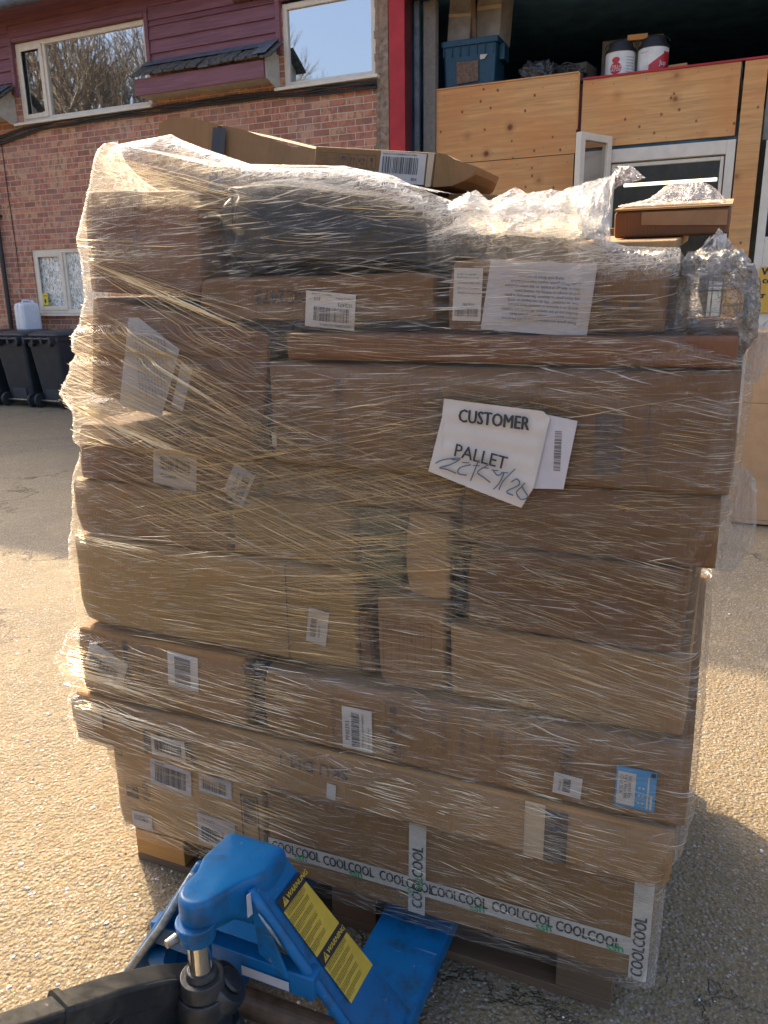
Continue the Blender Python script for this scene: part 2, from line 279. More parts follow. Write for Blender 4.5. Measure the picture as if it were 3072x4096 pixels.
    m4 = k.n('ShaderNodeMixShader'); k.set(m4, 0, k.math('MULTIPLY', fr.outputs[0], gl*2.0, clamp=True)); k.set(m4, 1, m3.outputs[0]); k.set(m4, 2, g2.outputs[0])
    k.t.links.new(m4.outputs[0], k.out.inputs[0]); MAT[name] = k.m
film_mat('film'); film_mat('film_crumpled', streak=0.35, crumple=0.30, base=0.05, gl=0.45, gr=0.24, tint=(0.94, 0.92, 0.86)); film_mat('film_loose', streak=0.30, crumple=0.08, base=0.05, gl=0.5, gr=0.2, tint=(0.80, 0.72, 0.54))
k = NT('film_ridge'); di = k.n('ShaderNodeBsdfDiffuse'); k.set(di, 0, (1.0, 0.80, 0.50)); tl = k.n('ShaderNodeBsdfTranslucent'); k.set(tl, 0, (0.95, 0.84, 0.62))  # clear film ridges coloured gold: reflected sunlit ground put into the colour
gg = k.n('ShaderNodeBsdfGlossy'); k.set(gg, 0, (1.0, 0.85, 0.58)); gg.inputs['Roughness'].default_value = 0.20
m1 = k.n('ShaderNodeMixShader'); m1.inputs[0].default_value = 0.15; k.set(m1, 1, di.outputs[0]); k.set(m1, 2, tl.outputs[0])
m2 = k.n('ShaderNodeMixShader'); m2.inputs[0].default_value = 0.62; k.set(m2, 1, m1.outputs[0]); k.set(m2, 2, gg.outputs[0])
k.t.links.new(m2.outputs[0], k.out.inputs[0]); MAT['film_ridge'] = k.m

# ------------------------------------------------------------------ mesh helpers
class MB:
    def __init__(s): s.v = []; s.f = []; s.uv = None
    def add(s, vs, fs, M=None):
        o = len(s.v)
        for p in vs: s.v.append(tuple(M @ Vector(p)) if M else tuple(p))
        for f in fs: s.f.append(tuple(i+o for i in f))
        return s
    def box(s, a, b, M=None):
        x0, y0, z0 = a; x1, y1, z1 = b
        return s.add([(x0,y0,z0),(x1,y0,z0),(x1,y1,z0),(x0,y1,z0),(x0,y0,z1),(x1,y0,z1),(x1,y1,z1),(x0,y1,z1)],
              [(3,2,1,0),(4,5,6,7),(0,1,5,4),(1,2,6,5),(2,3,7,6),(3,0,4,7)], M)
    def cyl(s, p0, p1, r0, r1=None, n=20, cap=True, M=None):
        r1 = r0 if r1 is None else r1; p0 = Vector(p0); p1 = Vector(p1); q = (p1-p0).to_track_quat('Z', 'Y')
        vs = []
        for p, r in ((p0, r0), (p1, r1)):
            for i in range(n):
                a = 2*math.pi*i/n; vs.append(p+q @ Vector((r*math.cos(a), r*math.sin(a), 0)))
        fs = [(i, (i+1) % n, n+(i+1) % n, n+i) for i in range(n)]
        if cap: fs += [tuple(range(n-1, -1, -1)), tuple(range(n, 2*n))]
        return s.add(vs, fs, M)
    def tube(s, pts, r, n=8, M=None):
        pts = [Vector(p) for p in pts]; vs = []; m = len(pts)
        for i, p in enumerate(pts):
            d = (pts[min(i+1, m-1)]-pts[max(i-1, 0)]); q = d.to_track_quat('Z', 'Y'); ri = r[i] if isinstance(r, (list, tuple)) else r
            for j in range(n):
                a = 2*math.pi*j/n; vs.append(p+q @ Vector((ri*math.cos(a), ri*math.sin(a), 0)))
        fs = [(i*n+j, i*n+(j+1) % n, (i+1)*n+(j+1) % n, (i+1)*n+j) for i in range(m-1) for j in range(n)]
        fs += [tuple(range(n-1, -1, -1)), tuple(range((m-1)*n, m*n))]
        return s.add(vs, fs, M)
    def prism(s, poly, y0, y1, M=None):      # polygon in x,z extruded along y
        n = len(poly); vs = [(x, y0, z) for x, z in poly]+[(x, y1, z) for x, z in poly]
        fs = [tuple(range(n)), tuple(range(2*n-1, n-1, -1))]+[(i, i+n, (i+1) % n+n, (i+1) % n) for i in range(n)]
        return s.add(vs, fs, M)
    def loft(s, rings, cap=True, M=None):
        n = len(rings[0]); vs = [p for r in rings for p in r]
        fs = [(i*n+j, i*n+(j+1) % n, (i+1)*n+(j+1) % n, (i+1)*n+j) for i in range(len(rings)-1) for j in range(n)]
        if cap: fs += [tuple(range(n-1, -1, -1)), tuple(range((len(rings)-1)*n, len(rings)*n))]
        return s.add(vs, fs, M)
    def build(s, name, mat, parent=None, bevel=0, smooth=False, seg=2):
        me = bpy.data.meshes.new(name); me.from_pydata(s.v, [], s.f); me.update()
        import bmesh
        bm = bmesh.new(); bm.from_mesh(me); bmesh.ops.recalc_face_normals(bm, faces=bm.faces); bm.to_mesh(me); bm.free()
        if mat: me.materials.append(MAT[mat])
        if smooth: me.polygons.foreach_set('use_smooth', [True]*len(me.polygons))
        o = bpy.data.objects.new(name, me); C.objects.link(o)
        if parent: o.parent = parent
        if bevel:
            b = o.modifiers.new('bevel', 'BEVEL'); b.width = bevel; b.segments = seg; b.limit_method = 'ANGLE'; b.angle_limit = R(35)
            me.polygons.foreach_set('use_smooth', [True]*len(me.polygons)); wn_ = o.modifiers.new('normals', 'WEIGHTED_NORMAL'); wn_.keep_sharp = True
        return o
def tag(o, label=None, cat=None, group=None, kind=None):
    if label: o['label'] = label
    if cat: o['category'] = cat
    if group: o['group'] = group
    if kind: o['kind'] = kind
    return o
def empty(name, M, label=None, cat=None, group=None):
    o = bpy.data.objects.new(name, None); C.objects.link(o); o.empty_display_size = 0.1
    o.matrix_world = M; return tag(o, label, cat, group)
def rings_rrect(w, d, z, r, n=5, cx=0, cy=0):
    out = []
    for (sx, sy, a0) in ((1, 1, 0), (-1, 1, 90), (-1, -1, 180), (1, -1, 270)):
        for i in range(n+1):
            a = R(a0+90*i/n); out.append((cx+sx*(w/2-r)+r*math.cos(a), cy+sy*(d/2-r)+r*math.sin(a), z))
    return out
_tc = {}
def text_geo(body, size=1.0, bold=0.0, align='LEFT'):
    key = (body, round(size, 4), bold, align)
    if key in _tc: return _tc[key]
    cu = bpy.data.curves.new('t', 'FONT'); cu.body = body; cu.size = size; cu.align_x = align; cu.align_y = 'CENTER'; cu.resolution_u = 2
    ob = bpy.data.objects.new('t', cu); C.objects.link(ob); dg = bpy.context.evaluated_depsgraph_get(); dg.update()
    me = bpy.data.meshes.new_from_object(ob.evaluated_get(dg)); vs = [(v.co.x, v.co.y) for v in me.vertices]; fs = [tuple(p.vertices) for p in me.polygons]
    bpy.data.objects.remove(ob); bpy.data.curves.remove(cu); bpy.data.meshes.remove(me)
    _tc[key] = (vs, fs); return vs, fs
class Flat:
    """2-D artwork placed on a plane: origin P, right X, up Y"""
    def __init__(s, P, X, Y): s.P = Vector(P); s.X = Vector(X).normalized(); s.Y = Vector(Y).normalized(); s.N = s.X.cross(s.Y); s.mb = MB()
    def pt(s, x, y, e=0): return s.P+s.X*x+s.Y*y+s.N*e
    def poly(s, pts, e): s.mb.add([s.pt(x, y, e) for x, y in pts], [tuple(range(len(pts)))]); return s
    def rect(s, x0, y0, x1, y1, e): return s.poly([(x0, y0), (x1, y0), (x1, y1), (x0, y1)], e)
    def slab(s, pts, e0, e1):
        n = len(pts); s.mb.add([s.pt(x, y, e0) for x, y in pts]+[s.pt(x, y, e1) for x, y in pts], [tuple(range(n)), tuple(range(2*n-1, n-1, -1))]+[(i, (i+1) % n, (i+1) % n+n, i+n) for i in range(n)]); return s
    def text(s, t, x, y, size, rot=0, e=0.001, bold=0, align='LEFT', sx=1.0):
        vs, fs = text_geo(t, size, bold, align); c, q = math.cos(R(rot)), math.sin(R(rot))
        for k_, (ox, oy) in enumerate([(0, 0)] if bold < 0.0003 else [(-bold, 0), (bold, 0), (0, bold*0.6)]):
            s.mb.add([s.pt(x+(a*sx+ox)*c-(b+oy)*q, y+(a*sx+ox)*q+(b+oy)*c, e+k_*0.00004) for a, b in vs], fs)
        return s
    def bars(s, x0, y0, w, h, e, rot=0, seed=1, n=40):
        rg = random.Random(seed); ws = [rg.choice((1, 1, 2, 3)) for _ in range(2*n)]; tot = sum(ws); x = 0; c, q = math.cos(R(rot)), math.sin(R(rot))
        for i, ww in enumerate(ws):
            dx = ww*w/tot
            if i % 2 == 0:
                s.poly([(x0+a*c-b*q, y0+a*q+b*c) for a, b in ((x, 0), (x+dx, 0), (x+dx, h), (x, h))], e)
            x += dx
        return s
    def build(s, name, mat, parent): return s.mb.build(name, mat, parent)
def flat_like(F): return Flat(F.P, F.X, F.Y)

# ------------------------------------------------------------------ frames of reference
LO = Vector((-0.65742, 1.83316, 0)); LX = Vector((0.91952, -0.39304, 0)); LY = Vector((0.39304, 0.91952, 0)); UZ = Vector((0, 0, 1))
WO = Vector((-4.75077, 12.04036, 0)); WX = Vector((0.906308, -0.422618, 0)); WY = Vector((0.422618, 0.906308, 0))
def fm(O, X, Y, s, d, z, rz=0, ry=0, rx=0):
    base = Matrix((( X.x, Y.x, 0, 0), (X.y, Y.y, 0, 0), (0, 0, 1, 0), (0, 0, 0, 1)))
    p = O+X*s+Y*d+UZ*z
    return Matrix.Translation(p) @ base @ Matrix.Rotation(R(rz), 4, 'Z') @ Matrix.Rotation(R(ry), 4, 'Y') @ Matrix.Rotation(R(rx), 4, 'X')
def LM(s, d, z, **k): return fm(LO, LX, LY, s, d, z, **k)
def WM(s, d, z, **k): return fm(WO, WX, WY, s, d, z, **k)

# ================================================================== SETTING
g = MB(); g.add([(-60, -60, 0), (60, -60, 0), (60, 60, 0), (-60, 60, 0)], [(0, 1, 2, 3)])
go = g.build('ground', 'yard_surface'); tag(go, 'worn concrete yard with exposed pale stone chips', 'ground', kind='structure')

def set_uv(o, fx=lambda v: (v.x+v.y, v.z)):
    me = o.data; uv = me.uv_layers.new(name='UVMap')
    for l in me.loops: uv.data[l.index].uv = fx(me.vertices[l.vertex_index].co)
def holed(x0, x1, z0, z1, holes, y=0.0, depth=0.11):
    xs = sorted({x0, x1}|{h[0] for h in holes}|{h[1] for h in holes}); zs = sorted({z0, z1}|{h[2] for h in holes}|{h[3] for h in holes}); m = MB()
    for a, b in zip(xs, xs[1:]):
        for c, d in zip(zs, zs[1:]):
            if any(h[0] <= (a+b)/2 <= h[1] and h[2] <= (c+d)/2 <= h[3] for h in holes): continue
            m.add([(a, y, c), (b, y, c), (b, y, d), (a, y, d)], [(0, 1, 2, 3)])
    for h in holes:
        a, b, c, d = h; y2 = y+depth
        m.add([(a, y, c), (b, y, c), (b, y, d), (a, y, d), (a, y2, c), (b, y2, c), (b, y2, d), (a, y2, d)], [(0, 4, 5, 1), (1, 5, 6, 2), (2, 6, 7, 3), (3, 7, 4, 0)] if d < 4.6 else [(1, 5, 6, 2), (3, 7, 4, 0)])
    return m

# ---- brick building on the left
BW = empty('brick_building', WM(0, 0, 0), 'red brick building with maroon weatherboard upper storey and white framed windows', 'building')
LW, RW, GW = (-0.27, 2.03, 3.87, 4.87), (4.02, 5.22, 3.86, 4.74), (-0.43, 0.95, 1.28, 2.19)
wall = holed(-9, 5.24, 0, 4.70, [LW[:3]+(4.70,), RW[:3]+(4.70,), GW]).build('wall', 'brick', BW); set_uv(wall)
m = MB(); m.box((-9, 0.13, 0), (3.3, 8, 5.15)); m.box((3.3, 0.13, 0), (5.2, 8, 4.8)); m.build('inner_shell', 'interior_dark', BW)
m = MB(); m.box((5.24, -0.01, 0), (5.375, 0.30, 4.8)); o = m.build('wall_end', 'rough_render', BW)
# ragged broken edge of the wall end
rg = random.Random(3); m = MB()
for i in range(70):
    z = 0.05+i*0.076; dx = rg.uniform(0.0, 0.03); m.box((5.235-dx, -0.016, z), (5.26, 0.02, z+0.0765+0*rg.uniform(0.04, 0.075)))
m.build('mortar_edge', 'rough_render', BW, bevel=0.004)
m = MB()
def board_rows(x0, x1, z0, z1, pitch=0.152):
    z = z0
    while z < z1-0.01:
        t = min(z+pitch, z1)
        m.add([(x0, -0.040, z), (x1, -0.040, z), (x1, -0.018, t), (x0, -0.018, t), (x0, 0.0, z), (x1, 0.0, z), (x0, 0.0, t), (x1, 0.0, t)], [(0, 1, 2, 3), (0, 4, 5, 1), (1, 5, 7, 2), (0, 3, 6, 4)]); z += pitch
board_rows(2.10, 3.95, 4.30, 4.82); board_rows(-9, -0.33, 4.24, 5.16); board_rows(-0.33, 2.10, 4.93, 5.16); board_rows(2.10, 3.40, 4.82, 5.16); board_rows(3.95, 5.24, 4.76, 4.82)
m.build('weatherboard', 'weatherboard', BW)
for a, b in (((2.04, -0.05, 4.22), (2.095, 0.05, 4.93)), ((3.955, -0.05, 4.22), (4.015, 0.05, 4.82)), ((-0.335, -0.05, 4.22), (-0.275, 0.05, 4.93)), ((-0.27, -0.046, 4.875), (2.03, 0.03, 4.925))): MB().box(a, b).build('corner_trim', 'weatherboard', BW, bevel=0.004)
def window(parent, x0, x1, z0, z1, muls, gl='window_glass', y=0.015, sash=(), sill=True, fw_=0.062):
    m = MB(); m.box((x0, y, z0), (x0+fw_, y+0.07, z1)); m.box((x1-fw_, y, z0), (x1, y+0.07, z1)); m.box((x0+fw_, y, z0), (x1-fw_, y+0.068, z0+fw_)); m.box((x0+fw_, y, z1-fw_), (x1-fw_, y+0.068, z1))
    for q in muls: m.box((q-0.03, y+0.002, z0+fw_), (q+0.03, y+0.066, z1-fw_))
    fr = m.build('window', 'upvc', parent, bevel=0.006)
    edges = [x0+fw_]+[v for q in muls for v in (q-0.03, q+0.03)]+[x1-fw_]
    for i in range(0, len(edges), 2):
        a, b = edges[i], edges[i+1]
        if i//2 in sash:
            s_ = MB(); t = 0.058; zz0, zz1 = z0+fw_-0.012, z1-fw_+0.012; aa, bb = a-0.012, b+0.012
            s_.box((aa, y-0.016, zz0), (aa+t, y-0.001, zz1)); s_.box((bb-t, y-0.016, zz0), (bb, y-0.001, zz1)); s_.box((aa+t, y-0.015, zz0), (bb-t, y-0.001, zz0+t)); s_.box((aa+t, y-0.015, zz1-t), (bb-t, y-0.001, zz1))
            s_.build('sash', 'upvc', fr, bevel=0.004)
        p = MB(); p.add([(a, y+0.03, z0+fw_), (b, y+0.03, z0+fw_), (b, y+0.03, z1-fw_), (a, y+0.03, z1-fw_)], [(0, 1, 2, 3)]); p.build('pane', gl, fr)
    if sill:
        s_ = MB(); s_.box((x0-0.10, -0.085, z0-0.035), (x1+0.05, y+0.02, z0-0.001)); s_.build('sill', 'upvc', fr, bevel=0.005)
    return fr
window(BW, *LW, [0.24], sash=(0,)); window(BW, *RW, []); w3 = window(BW, *GW, [0.18], gl='obscure_glass', sash=(0,))
st = Flat((-0.315, 0.0, 1.40), (1, 0, 0), (0, 0, 1)); st.slab([(0, 0), (0.105, 0), (0.105, 0.17), (0, 0.17)], 0, 0.003); so_ = st.build('window_sticker', 'sticker_sign', w3)
f = flat_like(st); f.poly([(0.02, 0.055), (0.05, 0.10), (0.075, 0.06)], 0.005).rect(0.035, 0.03, 0.06, 0.055, 0.005).rect(0.02, 0.13, 0.09, 0.14, 0.005); f.mb.build('print', 'ink', w3)
# canopy of tiles between the upper windows
def canopy(x0, x1, cheek=True):
    m = MB(); m.add([(x0, -0.40, 3.90), (x1, -0.40, 3.90), (x1, -0.42, 4.06), (x0, -0.42, 4.06), (x0, 0.0, 3.93), (x1, 0.0, 3.93)], [(0, 1, 2, 3), (0, 4, 5, 1)])
    fa = MB(); fa.box((x0, -0.315, 3.92), (x1, -0.285, 4.105)); cn = fa.build('canopy', 'weatherboard', BW, bevel=0.004)
    so2 = MB(); so2.box((x0, -0.284, 3.925), (x1, -0.002, 3.945)); so2.build('soffit', 'cream_board', cn)
    t = MB(); rg = random.Random(5); n = int((x1-x0)/0.16)
    for r_ in range(2):
        for i in range(n+1):
            a = x0-0.03+i*(x1-x0)/n; dz = rg.uniform(-0.008, 0.012); y0 = -0.36+r_*0.11; z0 = 4.112+r_*0.075+dz
            t.add([(a, y0, z0), (a+0.155, y0, z0), (a+0.155, y0+0.18, z0+0.12), (a, y0+0.18, z0+0.12), (a, y0, z0+0.03), (a+0.155, y0, z0+0.03), (a+0.155, y0+0.18, z0+0.145), (a, y0+0.18, z0+0.145)], [(0, 1, 2, 3), (4, 7, 6, 5), (0, 4, 5, 1), (1, 5, 6, 2), (2, 6, 7, 3), (3, 7, 4, 0)])
    t.build('tiles', 'moss_tile', cn, bevel=0.008)
    l = MB(); l.add([(x0-0.01, -0.17, 4.285), (x1+0.05, -0.17, 4.285), (x1+0.05, -0.042, 4.37), (x0-0.01, -0.042, 4.37)], [(0, 1, 2, 3)]); l.add([(x1-0.12, -0.37, 4.16), (x1+0.06, -0.37, 4.16), (x1+0.06, -0.05, 4.375), (x1-0.12, -0.05, 4.375)], [(0, 1, 2, 3)])
    l.build('lead_flashing', 'lead', cn)
    if cheek:
        c_ = MB(); c_.prism([(x1+0.002, 0), (x1+0.02, 0), (x1+0.02, 0.1), (x1+0.002, 0.1)], 0, 0.01); c_ = MB()
        c_.add([(x1+0.004, -0.285, 3.92), (x1+0.004, 0.0, 3.83), (x1+0.004, 0.0, 4.32), (x1+0.004, -0.29, 4.13), (x1+0.02, -0.285, 3.92), (x1+0.02, 0.0, 3.83), (x1+0.02, 0.0, 4.32), (x1+0.02, -0.29, 4.13)], [(0, 1, 2, 3), (7, 6, 5, 4), (0, 4, 5, 1), (1, 5, 6, 2), (2, 6, 7, 3), (3, 7, 4, 0)]); c_.build('cheek', 'cream_board', cn)
canopy(2.04, 3.94); canopy(-3.2, -0.40)
# eaves, gutter, roof
m = MB(); m.box((-9, -0.38, 5.161), (3.4, -0.002, 5.18)); m.box((-9, -0.40, 5.120), (3.4, -0.381, 5.27)); m.build('eaves', 'weatherboard', BW)
m = MB(); m.tube([(-9, -0.46, 5.17), (3.4, -0.46, 5.17)], 0.055, 10); m.build('gutter', 'lead', BW, smooth=True)
m = MB(); m.add([(-9, -0.47, 5.27), (3.4, -0.47, 5.27), (3.4, 4, 7.1), (-9, 4, 7.1), (-9, 8.5, 5.27), (3.4, 8.5, 5.27)], [(0, 1, 2, 3), (3, 2, 5, 4), (0, 3, 4), (1, 5, 2), (0, 4, 5, 1)]); m.box((3.42, -0.12, 4.83), (5.38, 8.5, 4.95)); m.build('roof', 'roof_tile', BW)  # lower right part, out of view, shaped to place the shadow edge
# cables, downpipe, thin wire
for i in range(6):
    rg = random.Random(i+20); z = 3.765+i*0.014-0.02*(i % 2); pts = []
    for j in range(40):
        s_ = -2.4+j*(5.24+2.4)/39; sag = -0.10*math.exp(-((s_+0.9)/0.5)**2)
        pts.append((s_, -0.030-0.012*(i % 3), z+sag+0.014*math.sin(s_*1.9+i*1.7)+0.008*math.sin(s_*5.1+i)+0.03*math.sin((s_-0.5)*0.9)*(1 if i < 4 else 0.4)))
    mm = MB(); mm.tube(pts, [0.013, 0.008, 0.009, 0.007, 0.015, 0.007][i], 6); mm.build('cable', 'cable', BW, smooth=True)
m = MB(); m.cyl((-0.985, -0.06, 0), (-0.985, -0.06, 5.15), 0.034, n=18)
for z in (0.9, 2.66, 4.4): m.cyl((-0.985, -0.06, z), (-0.985, -0.06, z+0.05), 0.042, n=18); m.box((-1.045, -0.03, z+0.01), (-0.925, -0.005, z+0.035))
m.build('downpipe', 'cable', BW, smooth=False)
m = MB(); m.tube([(-0.745, -0.008, 3.74), (-0.74, -0.010, 3.0), (-0.725, -0.008, 2.2), (-0.735, -0.008, 1.2)], 0.0055, 6); m.build('wire', 'cable', BW)

# ---- warehouse on the right
WH = empty('warehouse', WM(5.38, 0, 0), 'open fronted warehouse lined with plywood sheets behind a red steel post', 'warehouse')
def wx(a): return a-5.38
def wb(name, mat, a, b, bevel=0.0, parent=None): 
    m = MB(); m.box((wx(a[0]), a[1], a[2]), (wx(b[0]), b[1], b[2])); return m.build(name, mat, parent or WH, bevel=bevel)
wb('steel_post', 'red_steel', (5.385, -0.012, 0), (5.572, 0.004, 4.60), 0.002)
wb('post_web', 'dark_red_steel', (5.46, 0.0045, 0), (5.475, 0.17, 4.60)); wb('post_flange', 'dark_red_steel', (5.40, 0.1705, 0), (5.575, 0.185, 4.60)); wb('post_channel', 'dark_red_steel', (5.558, 0.005, 0), (5.5715, 0.17, 4.60))
wb('door_rail', 'lead', (5.60, 0.20, 0), (5.655, 0.245, 4.60), 0.003)
o = wb('jamb', 'blockwork', (5.685, 0.26, 0), (5.83, 0.36, 4.60), 0.006)
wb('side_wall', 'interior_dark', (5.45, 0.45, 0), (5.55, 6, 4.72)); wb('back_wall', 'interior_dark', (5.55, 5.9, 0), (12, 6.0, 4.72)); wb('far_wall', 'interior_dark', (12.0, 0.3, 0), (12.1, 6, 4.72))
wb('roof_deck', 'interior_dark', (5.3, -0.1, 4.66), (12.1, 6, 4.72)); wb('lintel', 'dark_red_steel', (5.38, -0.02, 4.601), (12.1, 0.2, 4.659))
wb('loft_floor', 'dull_board', (5.83, 0.33, 3.50), (9.0, 2.6, 3.54))
def ply(s0, s1, z0, z1, y=0.30, tilt=0):
    M = MB(); M.box((wx(s0), y, z0), (wx(s1), y+0.018, z1)); return M.build('plywood_sheet', 'plywood', WH, bevel=0.0015)
ply(5.83, 7.425, 2.925, 3.70); ply(5.83, 7.415, 1.70, 2.918); ply(5.83, 7.415, 0.02, 1.693)
ply(7.475, 8.995, 2.965, 3.625, 0.30); ply(9.03, 9.235, 1.3, 3.62, 0.29); ply(9.03, 9.235, 0.0, 1.294, 0.292); ply(7.43, 9.02, 0.0, 1.02)
wb('sheet_trim', 'plywood', (5.83, 0.292, 3.702), (7.43, 0.325, 3.716)); wb('sheet_trim', 'plywood', (7.427, 0.285, 3.16), (7.440, 0.325, 3.701)); wb('trim_rail', 'red_steel', (7.475, 0.285, 3.627), (9.3, 0.33, 3.645)); wb('trim_post', 'dark_red_steel', (7.428, 0.33, 0.0), (7.474, 0.37, 3.6))
wb('header', 'interior_dark', (7.43, 0.34, 2.90), (9.03, 0.38, 2.965))
# screws in the sheets
rg = random.Random(11)
for s0, s1, zz in ((5.95, 7.35, (3.0, 3.62, 2.85)), (7.55, 8.9, (3.02, 3.57))):
    for z in zz:
        for i in range(6): x = wx(s0+(s1-s0)*i/5+rg.uniform(-.03, .03)); zz_ = z+rg.uniform(-.02, .02); MB().cyl((x, 0.2985, zz_), (x, 0.301, zz_), 0.0055, n=8).build('screw', 'lead', WH)
# internal window in the partition, with an open sash
fr = MB(); y = 0.295
for a, b in (((7.45, 1.03), (7.80, 2.93)), ((8.93, 1.03), (9.015, 2.93)), ((7.80, 2.80), (8.93, 2.93)), ((7.80, 1.03), (8.93, 1.13))): fr.box((wx(a[0]), y, a[1]), (wx(b[0]), y+0.07, b[1]))
fr = fr.build('window_frame', 'upvc', WH, bevel=0.006)
m = MB(); 
for a, b in (((7.815, 1.14), (7.85, 2.785)), ((8.885, 1.14), (8.918, 2.785)), ((7.851, 2.752), (8.884, 2.785))): m.box((wx(a[0]), y+0.02, a[1]), (wx(b[0]), y+0.06, b[1]))
m.build('glazing_bead', 'upvc', fr, bevel=0.003)
m = MB(); m.add([(wx(7.84), y+0.05, 1.13), (wx(8.9), y+0.05, 1.13), (wx(8.9), y+0.05, 2.77), (wx(7.84), y+0.05, 2.77)], [(0, 1, 2, 3)]); m.build('pane', 'dark_glass', fr)
sa = bpy.data.objects.new('open_sash', None); C.objects.link(sa); sa.parent = WH; sa.location = (wx(7.79), 0.27, 1.9); sa.rotation_euler = (0, 0, R(-118))
for nm_, mt_, bx in (('sash_frame', 'upvc', [((0, -.035, 0), (.07, .035, 1.15)), ((.43, -.035, 0), (.50, .035, 1.15)), ((.07, -.034, 0), (.43, .034, .07)), ((.07, -.034, 1.08), (.43, .034, 1.15))]), ('pane', 'dark_glass', [((.07, -.005, .07), (.43, .005, 1.08))])):
    m = MB()
    for a, b in bx: m.box(a, b)
    m.build(nm_, mt_, sa, bevel=0.004 if nm_ != 'pane' else 0)
m = MB(); m.box((wx(7.93), 0.46, 2.575), (wx(8.86), 0.50, 2.605)); m.build('lit_tube', 'lit_tube', WH)
wb('store_wall', 'dull_board', (7.4, 2.0, 0), (9.4, 2.05, 3.49)); wb('side_panel', 'dull_board', (9.30, 0.36, 0), (9.33, 2.0, 3.49))
# white door with glazed top at the right edge
dr = MB()
for a, b in (((9.29, 0), (9.37, 2.9)), ((9.37, 2.47), (10.3, 2.9)), ((9.37, 0), (10.3, 2.0))): dr.box((wx(a[0]), 0.30, a[1]), (wx(b[0]), 0.35, b[1]))
dr = dr.build('door', 'upvc', WH, bevel=0.006)
m = MB(); m.add([(wx(9.36), 0.33, 1.99), (wx(10.3), 0.33, 1.99), (wx(10.3), 0.33, 2.48), (wx(9.36), 0.33, 2.48)], [(0, 1, 2, 3)]); m.build('pane', 'dark_glass', dr)
wb('front_wall', 'plywood', (10.31, 0.28, 0), (12.1, 0.35, 4.60)); wb('front_wall', 'dull_board', (9.25, 0.34, 2.91), (10.31, 0.36, 3.6))
SG = Flat(WO+WX*9.355+WY*0.275+UZ*1.26, WX, UZ); SG.slab([(0, 0), (0.6, 0), (0.6, 0.45), (0, 0.45)], 0, 0.006); so_ = SG.build('sign', 'sign_yellow', None); tag(so_, 'yellow paper notice with hand lettering on the white door at the right edge', 'sign')
f = flat_like(SG); f.text('W', 0.02, 0.40, 0.10, e=0.008, bold=0.004).text('co', 0.035, 0.315, 0.09, e=0.008, bold=0.004).text('tr', 0.012, 0.17, 0.09, e=0.008, bold=0.004); f.mb.build('lettering', 'ink', so_)

# ---- things stored on the loft
def WL(s, d, z, **k): return WM(s, d, z, **k)
zf = 3.542
cr = empty('storage_crate', WL(6.17, 0.62, zf, rz=2), 'blue plastic storage crate standing behind the plywood', 'crate')
m = MB(); m.loft([rings_rrect(0.56, 0.40, 0, 0.03), rings_rrect(0.62, 0.44, 0.62, 0.03)]); m.build('body', 'crate_blue', cr)
m = MB(); m.loft([rings_rrect(0.66, 0.48, 0.60, 0.03), rings_rrect(0.66, 0.48, 0.66, 0.03)]); 
for i in range(7): m.box((-0.30+i*0.095, -0.235, 0.50), (-0.285+i*0.095, -0.215, 0.605))
m.box((0.31, -0.1, 0.45), (0.37, 0.1, 0.61)); m.build('rim', 'crate_blue', cr, bevel=0.004)
f = Flat((-0.14, -0.217, 0.22), (1, 0, 0.06), (0, -0.07, 1)); f.slab([(0, 0), (0.25, 0), (0.25, 0.2), (0, 0.22)], 0.004, 0.007); f.build('label', 'brown_steel', cr)
f = Flat((0.13, -0.225, 0.44), (1, 0, 0.06), (0, -0.07, 1)); f.slab([(0, 0), (0.05, 0), (0.085, 0.04), (0, 0.05)], 0.004, 0.007); f.build('torn_label', 'paper', cr)
for i, (s_, d_, w_, h_, rz_, lb) in enumerate(((5.98, 0.80, 0.26, 0.62, 4, 'grey board carton leaning on top of the blue crate, left one'), (6.33, 0.86, 0.30, 0.72, -8, 'grey board carton on top of the blue crate beside a pale batten'))):
    e_ = empty('storage_carton', WL(s_, d_-0.1, zf+0.662, rz=rz_, ry=4), lb, 'carton', 'cartons on the crate')
    m = MB(); m.box((-w_/2, -0.15, 0), (w_/2, 0.15, h_)); m.build('body', 'dull_board', e_, bevel=0.004)
    m = MB(); m.box((-w_/2, -0.153, h_*0.45), (w_/2, -0.151, h_*0.5)); m.build('tape', 'clear_tape', e_)
for i, (s_, d_, w_, h_, lb) in enumerate(((7.0, 1.9, 0.5, 0.6, 'dim stacked carton deep in the dark loft behind the grey sacks'), (7.7, 2.1, 0.7, 0.85, 'large dim carton deep in the dark loft behind the drums'))):
    e_ = empty('storage_carton', WL(s_, d_, zf, rz=i*9-8), lb, 'carton', 'cartons in the dark loft'); MB().box((-w_/2, -0.2, 0), (w_/2, 0.2, h_)).build('body', 'dull_board', e_, bevel=0.004); MB().box((-0.025, -0.203, 0), (0.025, -0.201, h_)).build('tape', 'clear_tape', e_)
bt_ = MB(); bt_.box((-0.022, -0.015, 0), (0.022, 0.015, 0.75)); o = bt_.build('batten', 'dark_wood'); o.matrix_world = WL(6.22, 0.47, zf+0.665, ry=-4); tag(o, 'thin pale timber batten standing on the blue crate', 'batten')
